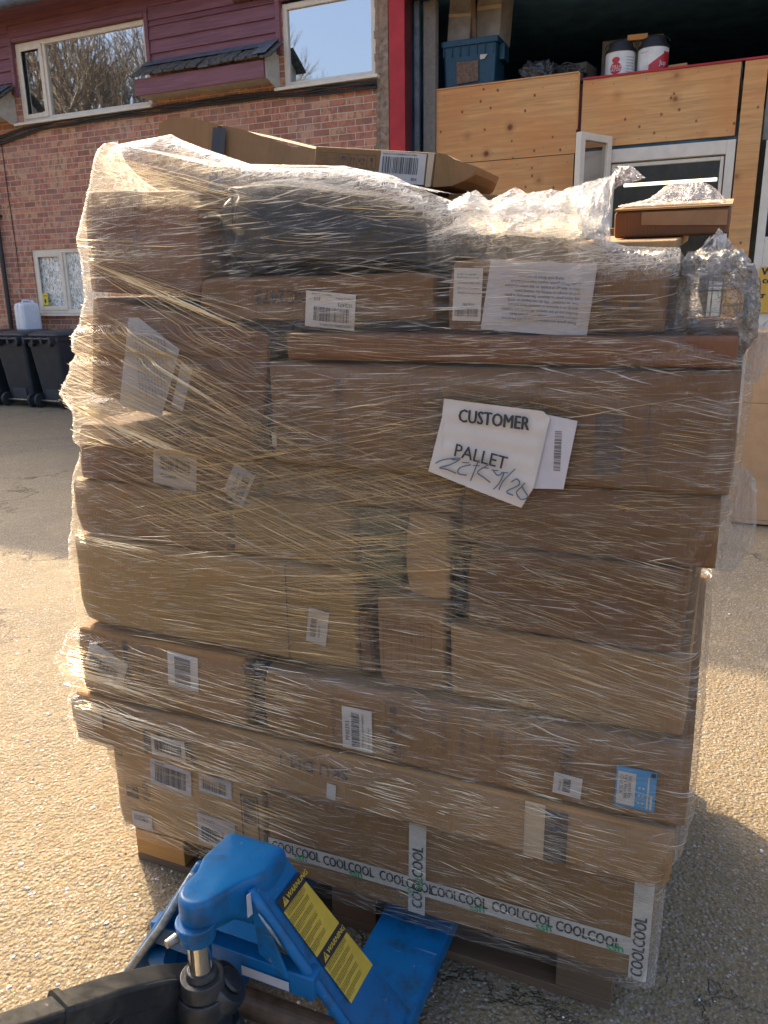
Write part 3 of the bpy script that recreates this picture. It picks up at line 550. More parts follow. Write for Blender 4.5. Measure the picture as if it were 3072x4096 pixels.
def blob(name, mat, M, w_, d_, h_, amp, seed, label, cat, fr=3.0, sq=0.62, nu=64, nv=36, flat=0.35, parent=None, uvs=False, bunch=0.0, extra=None):
    vs = []; fs = []; uvc = []
    for j in range(nv+1):
        ph = math.pi*j/nv
        for i in range(nu):
            th = 2*math.pi*i/nu; v = Vector((math.sin(ph)*math.cos(th), math.sin(ph)*math.sin(th), math.cos(ph)))
            e = sq; q = Vector([math.copysign(abs(c)**e, c) for c in v])
            rd = 1-abs(noise.noise(v*fr+Vector((seed, 0, 0))))*amp*1.6+noise.noise(v*fr*2.3+Vector((0, seed, 0)))*amp*0.6-abs(noise.noise(v*fr*4.1+Vector((0, 0, seed))))*amp*0.5
            q = q*rd; p = Vector((q.x*w_/2, q.y*d_/2, max(q.z, -1+flat*0)*h_/2+h_/2))
            if extra: p = extra(p)
            vs.append(p); uvc.append((i/nu*(w_+d_)*1.6, j/nv*h_*1.5))
    for j in range(nv):
        for i in range(nu): fs.append((j*nu+i, (j+1)*nu+i, (j+1)*nu+(i+1) % nu, j*nu+(i+1) % nu))
    m = MB(); m.add(vs, fs); o = m.build(name, mat, parent, smooth=True)
    if parent is None: o.matrix_world = M
    else: o.matrix_basis = M
    uv = o.data.uv_layers.new(name='UVMap')
    for l in o.data.loops: uv.data[l.index].uv = uvc[l.vertex_index]
    if bunch:
        at = o.data.attributes.new('bunch', 'FLOAT', 'POINT'); at.data.foreach_set('value', [bunch]*len(vs))
    if label: tag(o, label, cat)
    return o
blob('bin_bag', 'silver_bag', WL(6.93, 0.62, zf), 0.46, 0.40, 0.40, 0.28, 2.0, 'grey plastic refuse sack slumped beside the blue crate', 'bag')
blob('bin_bag', 'silver_bag', WL(7.28, 0.60, zf), 0.34, 0.3, 0.30, 0.35, 5.0, 'smaller dark sack with loose wires between the grey sack and the drums', 'bag')
blob('bin_bag', 'silver_bag', WL(7.46, 0.72, zf), 0.26, 0.3, 0.18, 0.3, 9.0, 'small pale sack lying nearest the left drum', 'bag')
mm = MB(); rg = random.Random(2)
for i in range(9):
    a0 = rg.uniform(0, 3); cx, cz, rad = rg.uniform(-.1, .12), rg.uniform(.02, .09), rg.uniform(.05, .12)
    mm.tube([(cx+rad*math.cos(a0+t*0.35), -0.02*math.sin(t*0.9+i)+rg.uniform(-.003, .003), cz+0.7*rad*abs(math.sin(a0+t*0.35))) for t in range(14)], 0.004, 5)
o = mm.build('wire_coil', 'cable', None, smooth=True); o.matrix_world = WL(7.2, 0.40, zf+0.14); tag(o, 'loose coil of thin black wire on the sacks', 'wire')
def drum(s_, label, words, red):
    D = empty('drum', WL(s_, 0.56, zf), label, 'drum', 'lidded drums on the loft edge'); r_ = 0.155; h_ = 0.345
    m = MB(); m.cyl((0, 0, 0), (0, 0, h_), r_-0.003, n=48); m.build('body', 'drum_white', D, smooth=False)
    m = MB(); m.cyl((0, 0, h_), (0, 0, h_+0.035), r_+0.006, r_-0.004, n=48); m.cyl((0, 0, h_+0.036), (0, 0, h_+0.10), r_-0.02, r_-0.04, n=48); m.build('lid', 'drum_black', D)
    def wrap(vs2, fs2, name, mat, e):
        m2 = MB(); m2.add([((r_+e)*math.sin(x/r_), -(r_+e)*math.cos(x/r_), z) for x, z in vs2], fs2); return m2.build(name, mat, D)
    def strip(x0, x1, z0, z1, e, name, mat, n=16, slope=0.0):
        vs2 = []; 
        for i in range(n+1):
            x = x0+(x1-x0)*i/n; vs2 += [(x, z0+slope*i/n), (x, z1)]
        return wrap(vs2, [(2*i, 2*i+2, 2*i+3, 2*i+1) for i in range(n)], name, mat, e)
    if red:
        strip(-0.02, 0.22, 0.06, 0.30, 0.0015, 'label', 'drum_red', slope=0.0)
        vs2 = []; fs2 = []
        for i in range(13): x = -0.10+0.23*i/12; vs2 += [(x, 0.12+0.16*i/12), (x, 0.34)]
        wrap(vs2, [(2*i, 2*i+2, 2*i+3, 2*i+1) for i in range(12)], 'label', 'drum_white', 0.0024)
    else:
        ring = [(-0.02+0.062*math.cos(a/24*6.283), 0.185+0.055*math.sin(a/24*6.283)) for a in range(24)]
        wrap([(-0.02, 0.185)]+ring, [(0, i+1, (i+1) % 24+1) for i in range(24)], 'label', 'drum_red', 0.002)
        ring = [(-0.02+0.04*math.cos(a/24*6.283), 0.262+0.028*math.sin(a/24*6.283)) for a in range(24)]
        wrap([(-0.02, 0.262)]+ring, [(0, i+1, (i+1) % 24+1) for i in range(24)], 'crest', 'drum_red', 0.002)
        strip(0.075, 0.17, 0.02, 0.33, 0.002, 'side_print', 'drum_white')
    for (t, x, z, sz, mt, al) in words:
        vs1, fs1 = text_geo(t, sz, 0.0015 if sz > .03 else 0.0, al); wrap([(x+a, z+b) for a, b in vs1], fs1, 'lettering', mt, 0.0045)
    for j in range(9):
        vs1, fs1 = text_geo('MXNRWMHKBW', 0.016, 0.0006, 'LEFT')
        if not red: wrap([(0.085+a*0.8, 0.06+j*0.028+b) for a, b in vs1], fs1, 'lettering', 'ink', 0.0045)
    m = MB(); m.tube([(r_*1.02*math.cos(t/12*3.14159), -0.02, h_+0.06+0.07*math.sin(t/12*3.14159)) for t in range(13)], 0.004, 6); m.build('handle', 'drum_black', D)
    return D
drum(7.80, 'white drum with a round red beer crest label and black lid', [('STELLA', -0.02, 0.20, 0.037, 'drum_white', 'CENTER'), ('ARTOIS', -0.02, 0.167, 0.037, 'drum_white', 'CENTER')], False)
drum(8.13, 'white and red drum with slanted red label and black lid, right of the crest drum', [('Jup', 0.085, 0.19, 0.062, 'drum_white', 'LEFT'), ('PERFECTDRAFT', -0.11, 0.30, 0.012, 'ink', 'LEFT')], True)
o = MB().box((-0.10, -0.04, 0), (0.10, 0.04, 0.055)).build('wood_offcut', 'pallet_wood', bevel=0.004); o.matrix_world = WL(7.96, 0.56, zf+0.452, rz=8); tag(o, 'short pale wood offcut resting across the two drum lids', 'offcut')
o = MB().box((-0.09, -0.05, 0), (0.09, 0.05, 0.045)).build('wood_offcut', 'pallet_wood', bevel=0.004); o.matrix_world = WL(8.40, 0.44, 3.646, rz=-5); tag(o, 'pale wood offcut lying right of the drums', 'offcut')
wb('loft_edge', 'dull_board', (7.475, 0.335, 3.56), (9.0, 0.6, 3.64))
# tall carton standing on the ground at the right
TC = empty('tall_carton', WM(9.95, -3.10, 0), 'tall plain brown carton standing on the yard right of the load', 'carton')
m = MB(); m.box((-0.60, -0.30, 0.012), (0.60, 0.30, 1.24)); m.build('body', 'kraft_plain', TC, bevel=0.006)
f = Flat((-0.42, -0.3015, 0.52), (1, 0, 0), (0, 0, 1)); f.poly([(0, 0), (.05, -.03), (.09, .02), (.06, .10), (.02, .12), (.03, .05)], 0).poly([(.1, 0), (.2, .03), (.2, .08), (.11, .06)], 0); f.build('print', 'ink', TC)
f = Flat((-0.60, -0.301, 0.80), (1, 0, 0), (0, 0, 1)); f.rect(0, 0.0, 1.2, 0.003, 0); f.build('crease', 'ink_faint', TC); f = flat_like(f); f.rect(0, -0.76, 1.2, -0.757, 0); f.build('crease', 'ink_faint', TC)

# ---- bins and jerrycan
def wheelie_bin(s_, d_, label, rz=0):
    B = empty('wheelie_bin', WM(s_, d_, 0, rz=rz), label, 'wheelie bin', 'wheelie bins against the brick wall')
    m = MB(); rs = []
    for z, w_, d2, cy_ in ((0.06, 0.43, 0.50, 0.02), (0.10, 0.44, 0.52, 0.02), (0.35, 0.47, 0.57, 0.01), (0.86, 0.55, 0.68, 0), (0.93, 0.555, 0.69, 0)): rs.append(rings_rrect(w_, d2, z, 0.04, 4, 0, cy_))
    m.loft(rs); m.box((-0.13, -0.27, 0.07), (0.13, -0.24, 0.26)); m.build('body', 'bin_plastic', B, bevel=0.003)
    m = MB(); m.loft([rings_rrect(0.60, 0.74, 0.931, 0.05, 4), rings_rrect(0.60, 0.74, 0.985, 0.05, 4)]); m.build('rim', 'bin_plastic', B, bevel=0.004)
    m = MB(); m.loft([rings_rrect(0.585, 0.72, 0.988, 0.06, 5, 0, 0.02), rings_rrect(0.585, 0.73, 1.01, 0.06, 5, 0, 0.02), rings_rrect(0.50, 0.62, 1.05, 0.08, 5, 0, 0.03), rings_rrect(0.3, 0.4, 1.068, 0.1, 5, 0, 0.04)]); m.build('lid', 'bin_plastic', B, smooth=False, bevel=0.004)
    m = MB(); m.tube([(-0.25, -0.43, 0.965), (0.25, -0.43, 0.965)], 0.016, 10)
    for x in (-0.25, -0.085, 0.085, 0.25): m.box((x-0.018, -0.445, 0.90), (x+0.018, -0.36, 0.99))
    for x in (-0.168, 0.168): m.box((x-0.04, -0.40, 0.86), (x+0.04, -0.335, 0.93))
    m.build('handle', 'bin_plastic', B, bevel=0.004)
    m = MB(); m.cyl((-0.27, -0.28, 0.10), (0.27, -0.28, 0.10), 0.013, n=10); m.build('axle', 'worn_steel', B)
    for x in (-1, 1):
        m = MB(); m.cyl((x*0.225, -0.28, 0.10), (x*0.275, -0.28, 0.10), 0.10, n=28); wh = m.build('wheel', 'rubber', B, bevel=0.012)
        m = MB(); m.cyl((x*0.276, -0.28, 0.10), (x*0.282, -0.28, 0.10), 0.055, 0.045, n=20); m.build('hub', 'bin_plastic', wh)
    return B
wheelie_bin(-0.16, -0.50, 'dark grey wheelie bin at the left edge of the yard', 1); wheelie_bin(0.47, -0.48, 'dark grey wheelie bin nearest the wrapped load', -1)
wheelie_bin(-0.82, -0.5, 'dark grey wheelie bin farthest left, cut by the picture edge', 0)
J = empty('jerrycan', WM(-0.33, -0.30, 1.055, rz=-14), 'white plastic jerrycan on top of the wheelie bins', 'jerrycan')
m = MB(); m.loft([rings_rrect(0.24, 0.27, 0, 0.035, 5), rings_rrect(0.26, 0.29, 0.02, 0.045, 5), rings_rrect(0.26, 0.29, 0.33, 0.045, 5), rings_rrect(0.23, 0.26, 0.375, 0.05, 5), rings_rrect(0.14, 0.17, 0.395, 0.05, 5)])
m.box((-0.01, -0.150, 0.02), (0.01, 0.150, 0.37)); m.build('body', 'can_plastic', J, bevel=0.006)
m = MB(); m.tube([(0, -0.06, 0.38), (0, -0.055, 0.42), (0, 0.05, 0.42), (0, 0.06, 0.385)], 0.014, 8); m.build('handle', 'can_plastic', J, smooth=True)
m = MB(); m.cyl((0, 0.095, 0.37), (0, 0.095, 0.42), 0.028, n=20); m.build('cap', 'can_plastic', J)

# ---- loose chips on the ground
rg = random.Random(42); m = MB(); tones = []
def chip(x, y, r_):
    a = rg.uniform(0, 6.28); e = rg.uniform(0.55, 1.0); vs = [(x, y, r_*0.55)]; 
    for j, (rad, z) in enumerate(((0.7, 0.42), (1.0, 0.0))):
        for i in range(6):
            t = a+i*1.047+j*0.5; q = rad*rg.uniform(0.75, 1.1); ux, uy = r_*q*math.cos(t), r_*q*e*math.sin(t); vs.append((x+ux*math.cos(a)-uy*math.sin(a), y+ux*math.sin(a)+uy*math.cos(a), r_*z*rg.uniform(0.7, 1.1)-0.0004))
    fs = [(0, 1+i, 1+(i+1) % 6) for i in range(6)]+[(1+i, 7+i, 7+(i+1) % 6, 1+(i+1) % 6) for i in range(6)]
    m.add(vs, fs); tn = rg.choice((0.1, 0.25, 0.4, 0.75, 0.9, 1.0)); tones.extend([tn]*len(vs))
for _ in range(9000):
    y = 0.7+3.6*rg.random()**1.3; x = rg.uniform(-0.75*y-0.3, 0.62*y+0.2) ; big = rg.random()
    if x > -0.18*y and rg.random() < 0.90: continue
    chip(x, y, rg.uniform(0.002, 0.004) if big < 0.70 else (rg.uniform(0.004, 0.0070) if big < 0.975 else rg.uniform(0.007, 0.012)))
o = m.build('stone_chips', 'chips'); at = o.data.attributes.new('tone', 'FLOAT', 'POINT'); at.data.foreach_set('value', tones); tag(o, 'loose pale stone chips scattered over the yard', 'stone chips', kind='stuff')

# ================================================================== THE LOAD
# ---- pallet
PL = empty('pallet', LM(0.62, 0.0, 0.0), 'wooden pallet under the wrapped load', 'pallet')
for i, (x, w_) in enumerate(((-0.56, 0.12), (0.0, 0.12), (0.55, 0.12))):
    for y in (0.05, 0.5, 0.95):
        M = MB(); M.box((x-0.06-(0.04 if i == 0 else 0), y-0.05, 0.0225), (x+0.06, y+0.05, 0.0995)); M.build('block', 'pallet_wood' if i == 0 else 'dark_wood', PL, bevel=0.003)  # left blocks brighter, the rest darker: light and shade put into the colour
for i in range(7):
    y = 0.0+i*0.15; M = MB(); M.box((-0.66, y, 0.1225), (0.61, y+0.1, 0.1425)); M.build('deck_board', 'dark_wood' if i == 0 else 'pallet_wood', PL, bevel=0.002)
for x in (-0.66, -0.06, 0.49): M = MB(); M.box((x, 0, 0.100), (x+0.12, 1.0, 0.122)); M.build('stringer_board', 'dark_wood', PL, bevel=0.002)
for y in (0.0, 0.45, 0.9): M = MB(); M.box((-0.66, y, 0.0), (0.61, y+0.1, 0.022)); M.build('bottom_board', 'dark_wood' , PL, bevel=0.002)  # dark wood puts the shade under the load into the boards

# ---- cartons
GRP = 'cartons wrapped on the pallet'
def carton(label, s0, s1, z0, z1, d0=-0.04, d1=0.95, mat='kraft', rot=0, warp=0.004, rz=0, rx=0, name='carton', grp=GRP, group=True):
    s_, z_ = (s0+s1)/2, z0; w_, h_, D = s1-s0, z1-z0, d1-d0
    E = empty(name, LM(s_, d0, z_, ry=-rot, rz=rz, rx=rx), label, 'carton', grp if group else None)
    m = MB(); sd_ = s0*7+z0*13; rr_ = random.Random(int(sd_*1000)); er = 0.011
    crush = [rr_.uniform(0, 0.012) if rr_.random() < 0.5 else 0 for _ in range(4)]
    def lst(L_, st):
        n_ = max(3, int(L_/st)); return sorted(set([0, 0.003, 0.007, 0.012]+[0.02+(L_-0.04)*i/n_ for i in range(n_+1)]+[L_-0.012, L_-0.007, L_-0.003, L_])) if L_ > 0.05 else [L_*i/6 for i in range(7)]
    xs = [v-w_/2 for v in lst(w_, 0.03)]; zs = lst(h_, 0.022); ys = [0, 0.012, 0.03, 0.08, D*0.5, D]
    def P(x, y, z):
        dx_, dz_ = min(x+w_/2, w_/2-x), min(z, h_-z); ex_ = min(dx_, 0.05)/0.05; ez_ = min(dz_, 0.03)/0.03
        n_ = noise.noise(Vector((x*4+sd_, y*3, z*5))); yy = y; ox = oz = 0
        if y < D*0.4:
            k0 = 1-y/(D*0.4)
            yy = y+warp*(0.6+n_)*max(0, min(ex_, 1))*max(0, min(ez_, 1))*(1 if y == 0 else 0)
            if y == 0:
                for q_ in (dx_, dz_):
                    if q_ < er: t_ = 1-q_/er; yy += er*0.75*(1-math.sqrt(max(0, 1-t_*t_)))
            ci = (0 if x < 0 else 1)+(0 if z < h_/2 else 2); dd_ = math.hypot(dx_, dz_)
            if crush[ci] and dd_ < 0.05: f_ = crush[ci]*(1-dd_/0.05)*k0; yy += f_; ox = -f_*0.5*(1 if x > 0 else -1); oz = -f_*0.4*(1 if z > h_/2 else -1)
            oz += 0.0035*noise.noise(Vector((x*7, sd_, 3)))*k0*(1 if z > h_/2 else 0.3)
        return (x+ox+0.002*noise.noise(Vector((z*9, sd_, 1))), yy, z+oz)
    def face(fn, A, B):
        o = len(m.v); a, b = len(A)-1, len(B)-1
        for v_ in B:
            for u_ in A: m.v.append(P(*fn(u_, v_)))
        for j in range(b):
            for i in range(a): m.f.append((o+j*(a+1)+i, o+j*(a+1)+i+1, o+(j+1)*(a+1)+i+1, o+(j+1)*(a+1)+i))
    hx = w_/2
    face(lambda u, v: (u, 0, v), xs, zs); face(lambda u, v: (u, D, v), [xs[0], 0, xs[-1]], [0, h_])
    face(lambda u, v: (-hx, u, v), ys, zs); face(lambda u, v: (hx, u, v), ys, zs)
    face(lambda u, v: (u, v, h_), xs, ys); face(lambda u, v: (u, v, 0), xs, ys)
    m.build('body', mat, E)
    E['sc'] = s_; E['z0'] = z_
    return E
def on(E, s, z): return (s-E['sc'], -0.0012, z-E['z0'])
def FF(E, s, z, rot=0): c, q = math.cos(R(rot)), math.sin(R(rot)); return Flat(on(E, s, z), (c, 0, q), (-q, 0, c))
def label(E, s, z, w_, h_, rot=0, code='', seed=1, mat='paper', lines=(), barbox=None, vertical=False, curl=0.0, nm='label'):
    F = FF(E, s, z, rot); F.slab([(0, 0), (w_, 0), (w_, h_), (0, h_)], 0.0005, 0.0016); L = F.build(nm, mat, E)
    G = flat_like(F)
    if barbox: x, y, bw, bh = barbox; (G.bars(x+bh, y, bw, bh, 0.0024, 90, seed) if vertical else G.bars(x, y, bw, bh, 0.0024, 0, seed))
    for (t, x, y, sz, r_) in lines: G.text(t, x, y, sz, r_, 0.0024, sz*0.01)
    if G.mb.v: G.mb.build('print', 'ink', L)
    return L
def prints(E, items, mat='ink_faint', extra=None, nm='print'):
    G = Flat(on(E, E['sc'], E['z0']), (1, 0, 0), (0, 0, 1))
    for (t, s, z, sz, r_) in items: G.text(t, s-E['sc'], z-E['z0'], sz, r_, 0.0008, sz*0.012)
    if extra: extra(G, lambda s: s-E['sc'], lambda z: z-E['z0'])
    return G.mb.build(nm, mat, E)
def frame_rect(G, x0, y0, x1, y1, t=0.0012, e=0.0008):
    G.rect(x0, y0, x1, y0+t, e).rect(x0, y1-t, x1, y1, e).rect(x0, y0, x0+t, y1, e).rect(x1-t, y0, x1, y1, e)
def tape(E, pts, mat='clear_tape', e=0.0012, nm='tape'):
    F = Flat(on(E, E['sc'], E['z0']), (1, 0, 0), (0, 0, 1)); F.slab([(s-E['sc'], z-E['z0']) for s, z in pts], e, e+0.0006); return F.build(nm, mat, E)

c1 = carton('pale brown carton with four white barcode labels at the bottom left of the load', -0.045, 0.405, 0.144, 0.388, -0.044, 0.9, 'kraft_pale')
label(c1, 0.075, 0.30, 0.125, 0.075, -4, mat='paper_grey', seed=3, barbox=(0.015, 0.012, 0.095, 0.05), lines=[('CN3 UK', 0.015, 0.068, 0.008, 0)])
label(c1, 0.225, 0.318, 0.095, 0.052, -3, mat='paper_grey', seed=4, barbox=(0.010, 0.008, 0.07, 0.032)); label(c1, 0.0, 0.155, 0.065, 0.045, 0, mat='paper_grey', seed=5, barbox=(0.008, 0.020, 0.045, 0.016)); label(c1, 0.21, 0.165, 0.11, 0.085, -2, mat='paper_grey', seed=6, barbox=(0.01, 0.01, 0.07, 0.04), lines=[('PD-0071', 0.01, 0.07, 0.012, 0)])
prints(c1, [('LFB', -0.02, 0.355, 0.03, 90), ('KJ-04', 0.055, 0.24, 0.03, 90)], 'ink_faint', lambda G, X, Z: (G.rect(X(-0.01), Z(0.24), X(0.03), Z(0.275), 0.0008), frame_rect(G, X(0.345), Z(0.20), X(0.395), Z(0.34), 0.004), G.rect(X(0.352), Z(0.26), X(0.388), Z(0.33), 0.0008)))
c2 = carton('large brown carton sealed with lettered tape at the bottom right of the load', 0.418, 1.298, 0.146, 0.398, -0.046, 0.95, 'kraft')
tape(c2, [(0.42, 0.198), (1.297, 0.205), (1.297, 0.248), (0.42, 0.240)], 'print_tape', 0.0012); tape(c2, [(0.782, 0.150), (0.822, 0.150), (0.826, 0.396), (0.786, 0.396)], 'print_tape', 0.0020); tape(c2, [(1.262, 0.150), (1.2975, 0.150), (1.2975, 0.396), (1.260, 0.396)], 'print_tape', 0.0020)
def cool(G, X, Z):
    for i, (x_, dz_, rt_) in enumerate(((0.430, 0, 0), (0.568, -0.002, 1), (0.712, 0.001, -1), (0.835, -0.002, 1.5), (0.975, 0.002, 0), (1.112, -0.001, -1.5))): G.text('COOLCOOL', X(x_), Z(0.221+0.0013*i+dz_), 0.037, 0.5+rt_, 0.0030, 0.0008, sx=0.62)
    G.text('COOLCOOL', X(0.805), Z(0.165), 0.036, 89, 0.0034, 0.0012, sx=0.8); G.text('COOLCOOL', X(1.279), Z(0.16), 0.034, 90, 0.0034, 0.0012, sx=0.75)
prints(c2, [], 'ink', cool)
prints(c2, [], 'ink_green', lambda G, X, Z: [G.text('ssh', X(0.43+i*0.145+0.06), Z(0.205+0.0013*i), 0.028, 8, 0.0032, 0.0006) for i in range(6)]+[G.text('ssh', X(0.81), Z(0.22), 0.026, 95, 0.0036, 0.0006)])
prints(c2, [('FRAGILE', 0.95, 0.165, 0.014, 0)], 'ink_faint', lambda G, X, Z: frame_rect(G, X(0.60), Z(0.37), X(0.60+0.02), Z(0.385), 0.001))
c3 = carton('long flat brown carton spanning the whole load just above the bottom row', -0.125, 1.325, 0.402, 0.532, -0.078, 0.9, 'kraft_light', warp=0.006)
prints(c3, [('SKU DM-1', 0.655, 0.488, 0.040, 180), ('MM-001', 0.02, 0.505, 0.022, -2), ('WH', 0.25, 0.45, 0.09, 180)], 'ink_faint', lambda G, X, Z: (G.rect(X(1.08), Z(0.405), X(1.13), Z(0.52), 0.0008)))
label(c3, 0.12, 0.415, 0.10, 0.055, 0, seed=8, barbox=(0.01, 0.01, 0.08, 0.035)); label(c3, 0.60, 0.418, 0.022, 0.038, -4); tape(c3, [(-0.125, 0.455), (-0.03, 0.450), (-0.03, 0.520), (-0.125, 0.520)]); tape(c3, [(1.045, 0.403), (1.085, 0.403), (1.085, 0.53), (1.045, 0.53)])
c4 = carton('brown carton with two tilted barcode labels on the left above the long flat carton', -0.095, 0.395, 0.536, 0.712, -0.066, 0.8, 'kraft')
label(c4, 0.18, 0.612, 0.085, 0.088, -4, seed=9, barbox=(0.02, 0.008, 0.07, 0.045), vertical=True); label(c4, -0.075, 0.62, 0.12, 0.07, -22, seed=10, barbox=(0.01, 0.012, 0.09, 0.025)); prints(c4, [('CTN QTY 2PCS', 0.105, 0.69, 0.014, -90), ('N.W.  12.5KG', 0.085, 0.69, 0.010, -90)], 'ink_faint', lambda G, X, Z: G.rect(X(0.052), Z(0.55), X(0.064), Z(0.70), 0.0008))
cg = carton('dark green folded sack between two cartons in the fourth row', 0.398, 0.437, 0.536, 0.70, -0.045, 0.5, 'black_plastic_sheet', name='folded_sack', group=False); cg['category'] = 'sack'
c5 = carton('long brown carton with white PM0393 label and blue address label', 0.442, 1.34, 0.536, 0.700, -0.068, 0.92, 'kraft')
label(c5, 0.640, 0.550, 0.070, 0.100, 0, seed=11, barbox=(0.022, 0.008, 0.082, 0.019), vertical=True, lines=[('PM0393', 0.013, 0.02, 0.0145, 90), ('PCEVX0203042509034000001', 0.049, 0.008, 0.0065, 90), ('Please Leave this Label', 0.062, 0.01, 0.0055, 90)])
label(c5, 1.095, 0.556, 0.054, 0.045, -3, seed=12, barbox=(0.018, 0.008, 0.030, 0.015), vertical=True, lines=[('DM0203', 0.013, 0.008, 0.006, 90)])
lb = label(c5, 1.212, 0.560, 0.072, 0.084, 0, mat='label_blue', nm='address_label')
f = FF(c5, 1.212, 0.560); f.rect(0.003, 0.004, 0.036, 0.074, 0.0022).rect(0.057, 0.004, 0.060, 0.072, 0.0022).rect(0.063, 0.004, 0.067, 0.034, 0.0022)
for x in (0.041, 0.048):
    for y in (0.012, 0.028, 0.044): f.rect(x, y, x+0.004, y+0.004, 0.0022)
f.build('form_field', 'paper', lb); f = FF(c5, 1.212, 0.560); f.rect(0.062, 0.073, 0.070, 0.082, 0.0024)
for i, t in enumerate(('Amazon Seller', 'CV61 5UA', 'Unit Way Wk', 'Industrial Est')[1:]): f.text(t, 0.010+i*0.008, 0.068, 0.009, -90, 0.0028)
f.build('print', 'ink', lb)
prints(c5, [('MADE IN CHINA TO UK', 0.618, 0.662, 0.013, -90), ('GALYSSA', 0.83, 0.69, 0.014, -90), ('PRODUCT: VASE', 0.87, 0.69, 0.014, -90), ('ITEM NO: 8EA01', 0.91, 0.69, 0.014, -90), ('DEST: UK W1', 0.95, 0.69, 0.014, -90), ('CTN SIZE 40', 0.99, 0.68, 0.014, -90), ('WJU2', 1.118, 0.665, 0.03, -90)], 'ink_faint', lambda G, X, Z: [frame_rect(G, X(0.742), Z(z), X(0.775), Z(z+0.034)) or G.rect(X(0.752), Z(z+0.008), X(0.765), Z(z+0.026), 0.0008) for z in (0.556, 0.600, 0.645)])
c6 = carton('wide yellowish carton with small white label in the middle left of the load', -0.09, 0.665, 0.722, 0.945, -0.042, 0.8, 'kraft_yellow')
label(c6, 0.545, 0.775, 0.048, 0.080, -8, seed=13, barbox=(0.008, 0.015, 0.045, 0.014), vertical=True, lines=[('X005F093N', 0.030, 0.015, 0.006, 90)]); tape(c6, [(0.5, 0.723), (0.503, 0.723), (0.503, 0.944), (0.5, 0.944)], 'ink_faint')
cx = carton('narrow brown carton end squeezed upright beside the table printed carton', 0.668, 0.700, 0.715, 0.86, -0.030, 0.4, 'kraft_red', rot=4)
c7 = carton('narrow upright carton printed with a table of lines, centre of the load', 0.715, 0.862, 0.704, 0.905, -0.044, 0.7, 'kraft')
def table(G, X, Z):
    frame_rect(G, X(0.728), Z(0.735), X(0.835), Z(0.858))
    for i in range(1, 6): G.rect(X(0.728+i*0.018), Z(0.735), X(0.7288+i*0.018), Z(0.858), 0.0008)
    for z in (0.79, 0.83): G.rect(X(0.728), Z(z), X(0.835), Z(z+0.0008), 0.0008)
prints(c7, [('N.W.', 0.737, 0.852, 0.009, -90), ('G.W.', 0.755, 0.852, 0.009, -90), ('CTN QTY', 0.773, 0.852, 0.009, -90), ('PCS/LOOP', 0.791, 0.852, 0.009, -90), ('SIZE CM', 0.809, 0.852, 0.009, -90)], 'ink_faint', table)
c8 = carton('wide brown carton at the right of the load above the blue label', 0.872, 1.322, 0.704, 0.862, -0.040, 0.9, 'kraft_light')
c9 = carton('brown carton with dark edges at the right, one row above the wide carton', 0.905, 1.305, 0.866, 1.030, -0.036, 0.9, 'kraft_dark')
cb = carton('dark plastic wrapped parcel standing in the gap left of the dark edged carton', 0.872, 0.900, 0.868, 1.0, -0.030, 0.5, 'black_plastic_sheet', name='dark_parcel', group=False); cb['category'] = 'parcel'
c10 = carton('low brown carton at the left edge above the yellowish carton', -0.075, 0.355, 0.950, 1.085, -0.040, 0.8, 'kraft')
c11 = carton('brown carton with printed item table and diamond label at the left edge', -0.045, 0.440, 1.090, 1.222, -0.040, 0.8, 'kraft_red')
prints(c11, [(t, 0.045, 1.208-i*0.020, 0.015, -3) for i, t in enumerate(('ITEM NAME', 'ITEM CODE', 'ITEM QTY', 'PACKING', 'CTN: 1SET', 'G.W.:'))], 'ink')
label(c11, 0.17, 1.098, 0.115, 0.078, -6, seed=15, barbox=(0.02, 0.035, 0.08, 0.03), lines=[('PD8000004', 0.02, 0.022, 0.009, 0)], mat='paper_grey'); label(c11, 0.355, 1.092, 0.055, 0.075, -28, seed=16, barbox=(0.030, 0.008, 0.055, 0.018), vertical=True, lines=[('BEZOWY', 0.020, 0.012, 0.012, 90)], mat='paper_grey')
c12 = carton('yellowish carton half hidden by film in the middle of the load', 0.365, 0.655, 0.950, 1.085, -0.032, 0.7, 'kraft_yellow'); c12b = carton('plain brown carton in the middle, under the large carton with stencilled codes', 0.448, 0.885, 1.090, 1.165, -0.034, 0.7, 'kraft_dark')
cgr = carton('green plastic packet wedged in the middle of the load', 0.668, 0.765, 0.915, 1.085, -0.026, 0.4, 'kraft_yellow', name='packet', group=False); cgr['category'] = 'packet'; cgr.children[0].data.materials[0] = simple('green_packet', (0.11, 0.105, 0.05), 0.5)
c12c = carton('small brown carton between the green packet and the dark parcel', 0.775, 0.866, 0.910, 1.085, -0.036, 0.7, 'kraft_pale')
c13 = carton('low brown carton with dark upper edge on the right below the pallet notice', 0.892, 1.345, 1.036, 1.165, -0.038, 0.9, 'kraft_dark')
c14 = carton('largest brown carton, with vertical stencilled codes, behind the pallet notice', 0.496, 1.355, 1.170, 1.372, -0.062, 0.95, 'kraft_dark')
def st14(G, X, Z):
    for s in (0.76, 0.80, 0.84, 0.855): G.rect(X(s), Z(1.19), X(s+0.001), Z(1.35), 0.0008)
    G.rect(X(1.135), Z(1.195), X(1.18), Z(1.255), 0.0008).rect(X(1.135), Z(1.262), X(1.18), Z(1.30), 0.0008).rect(X(1.22), Z(1.20), X(1.223), Z(1.32), 0.0008)
prints(c14, [('EVA21', 0.648, 1.345, 0.030, -90), ('P1/201', 0.648, 1.245, 0.026, -90), ('MULTIWAY 8 EZER', 0.785, 1.34, 0.013, -90), ('CSS 2E', 0.825, 1.33, 0.013, -90), ('PRICE: T4-21', 0.85, 1.33, 0.012, -90)], 'ink_faint', st14)
label(c14, 0.498, 1.205, 0.010, 0.028, 0)
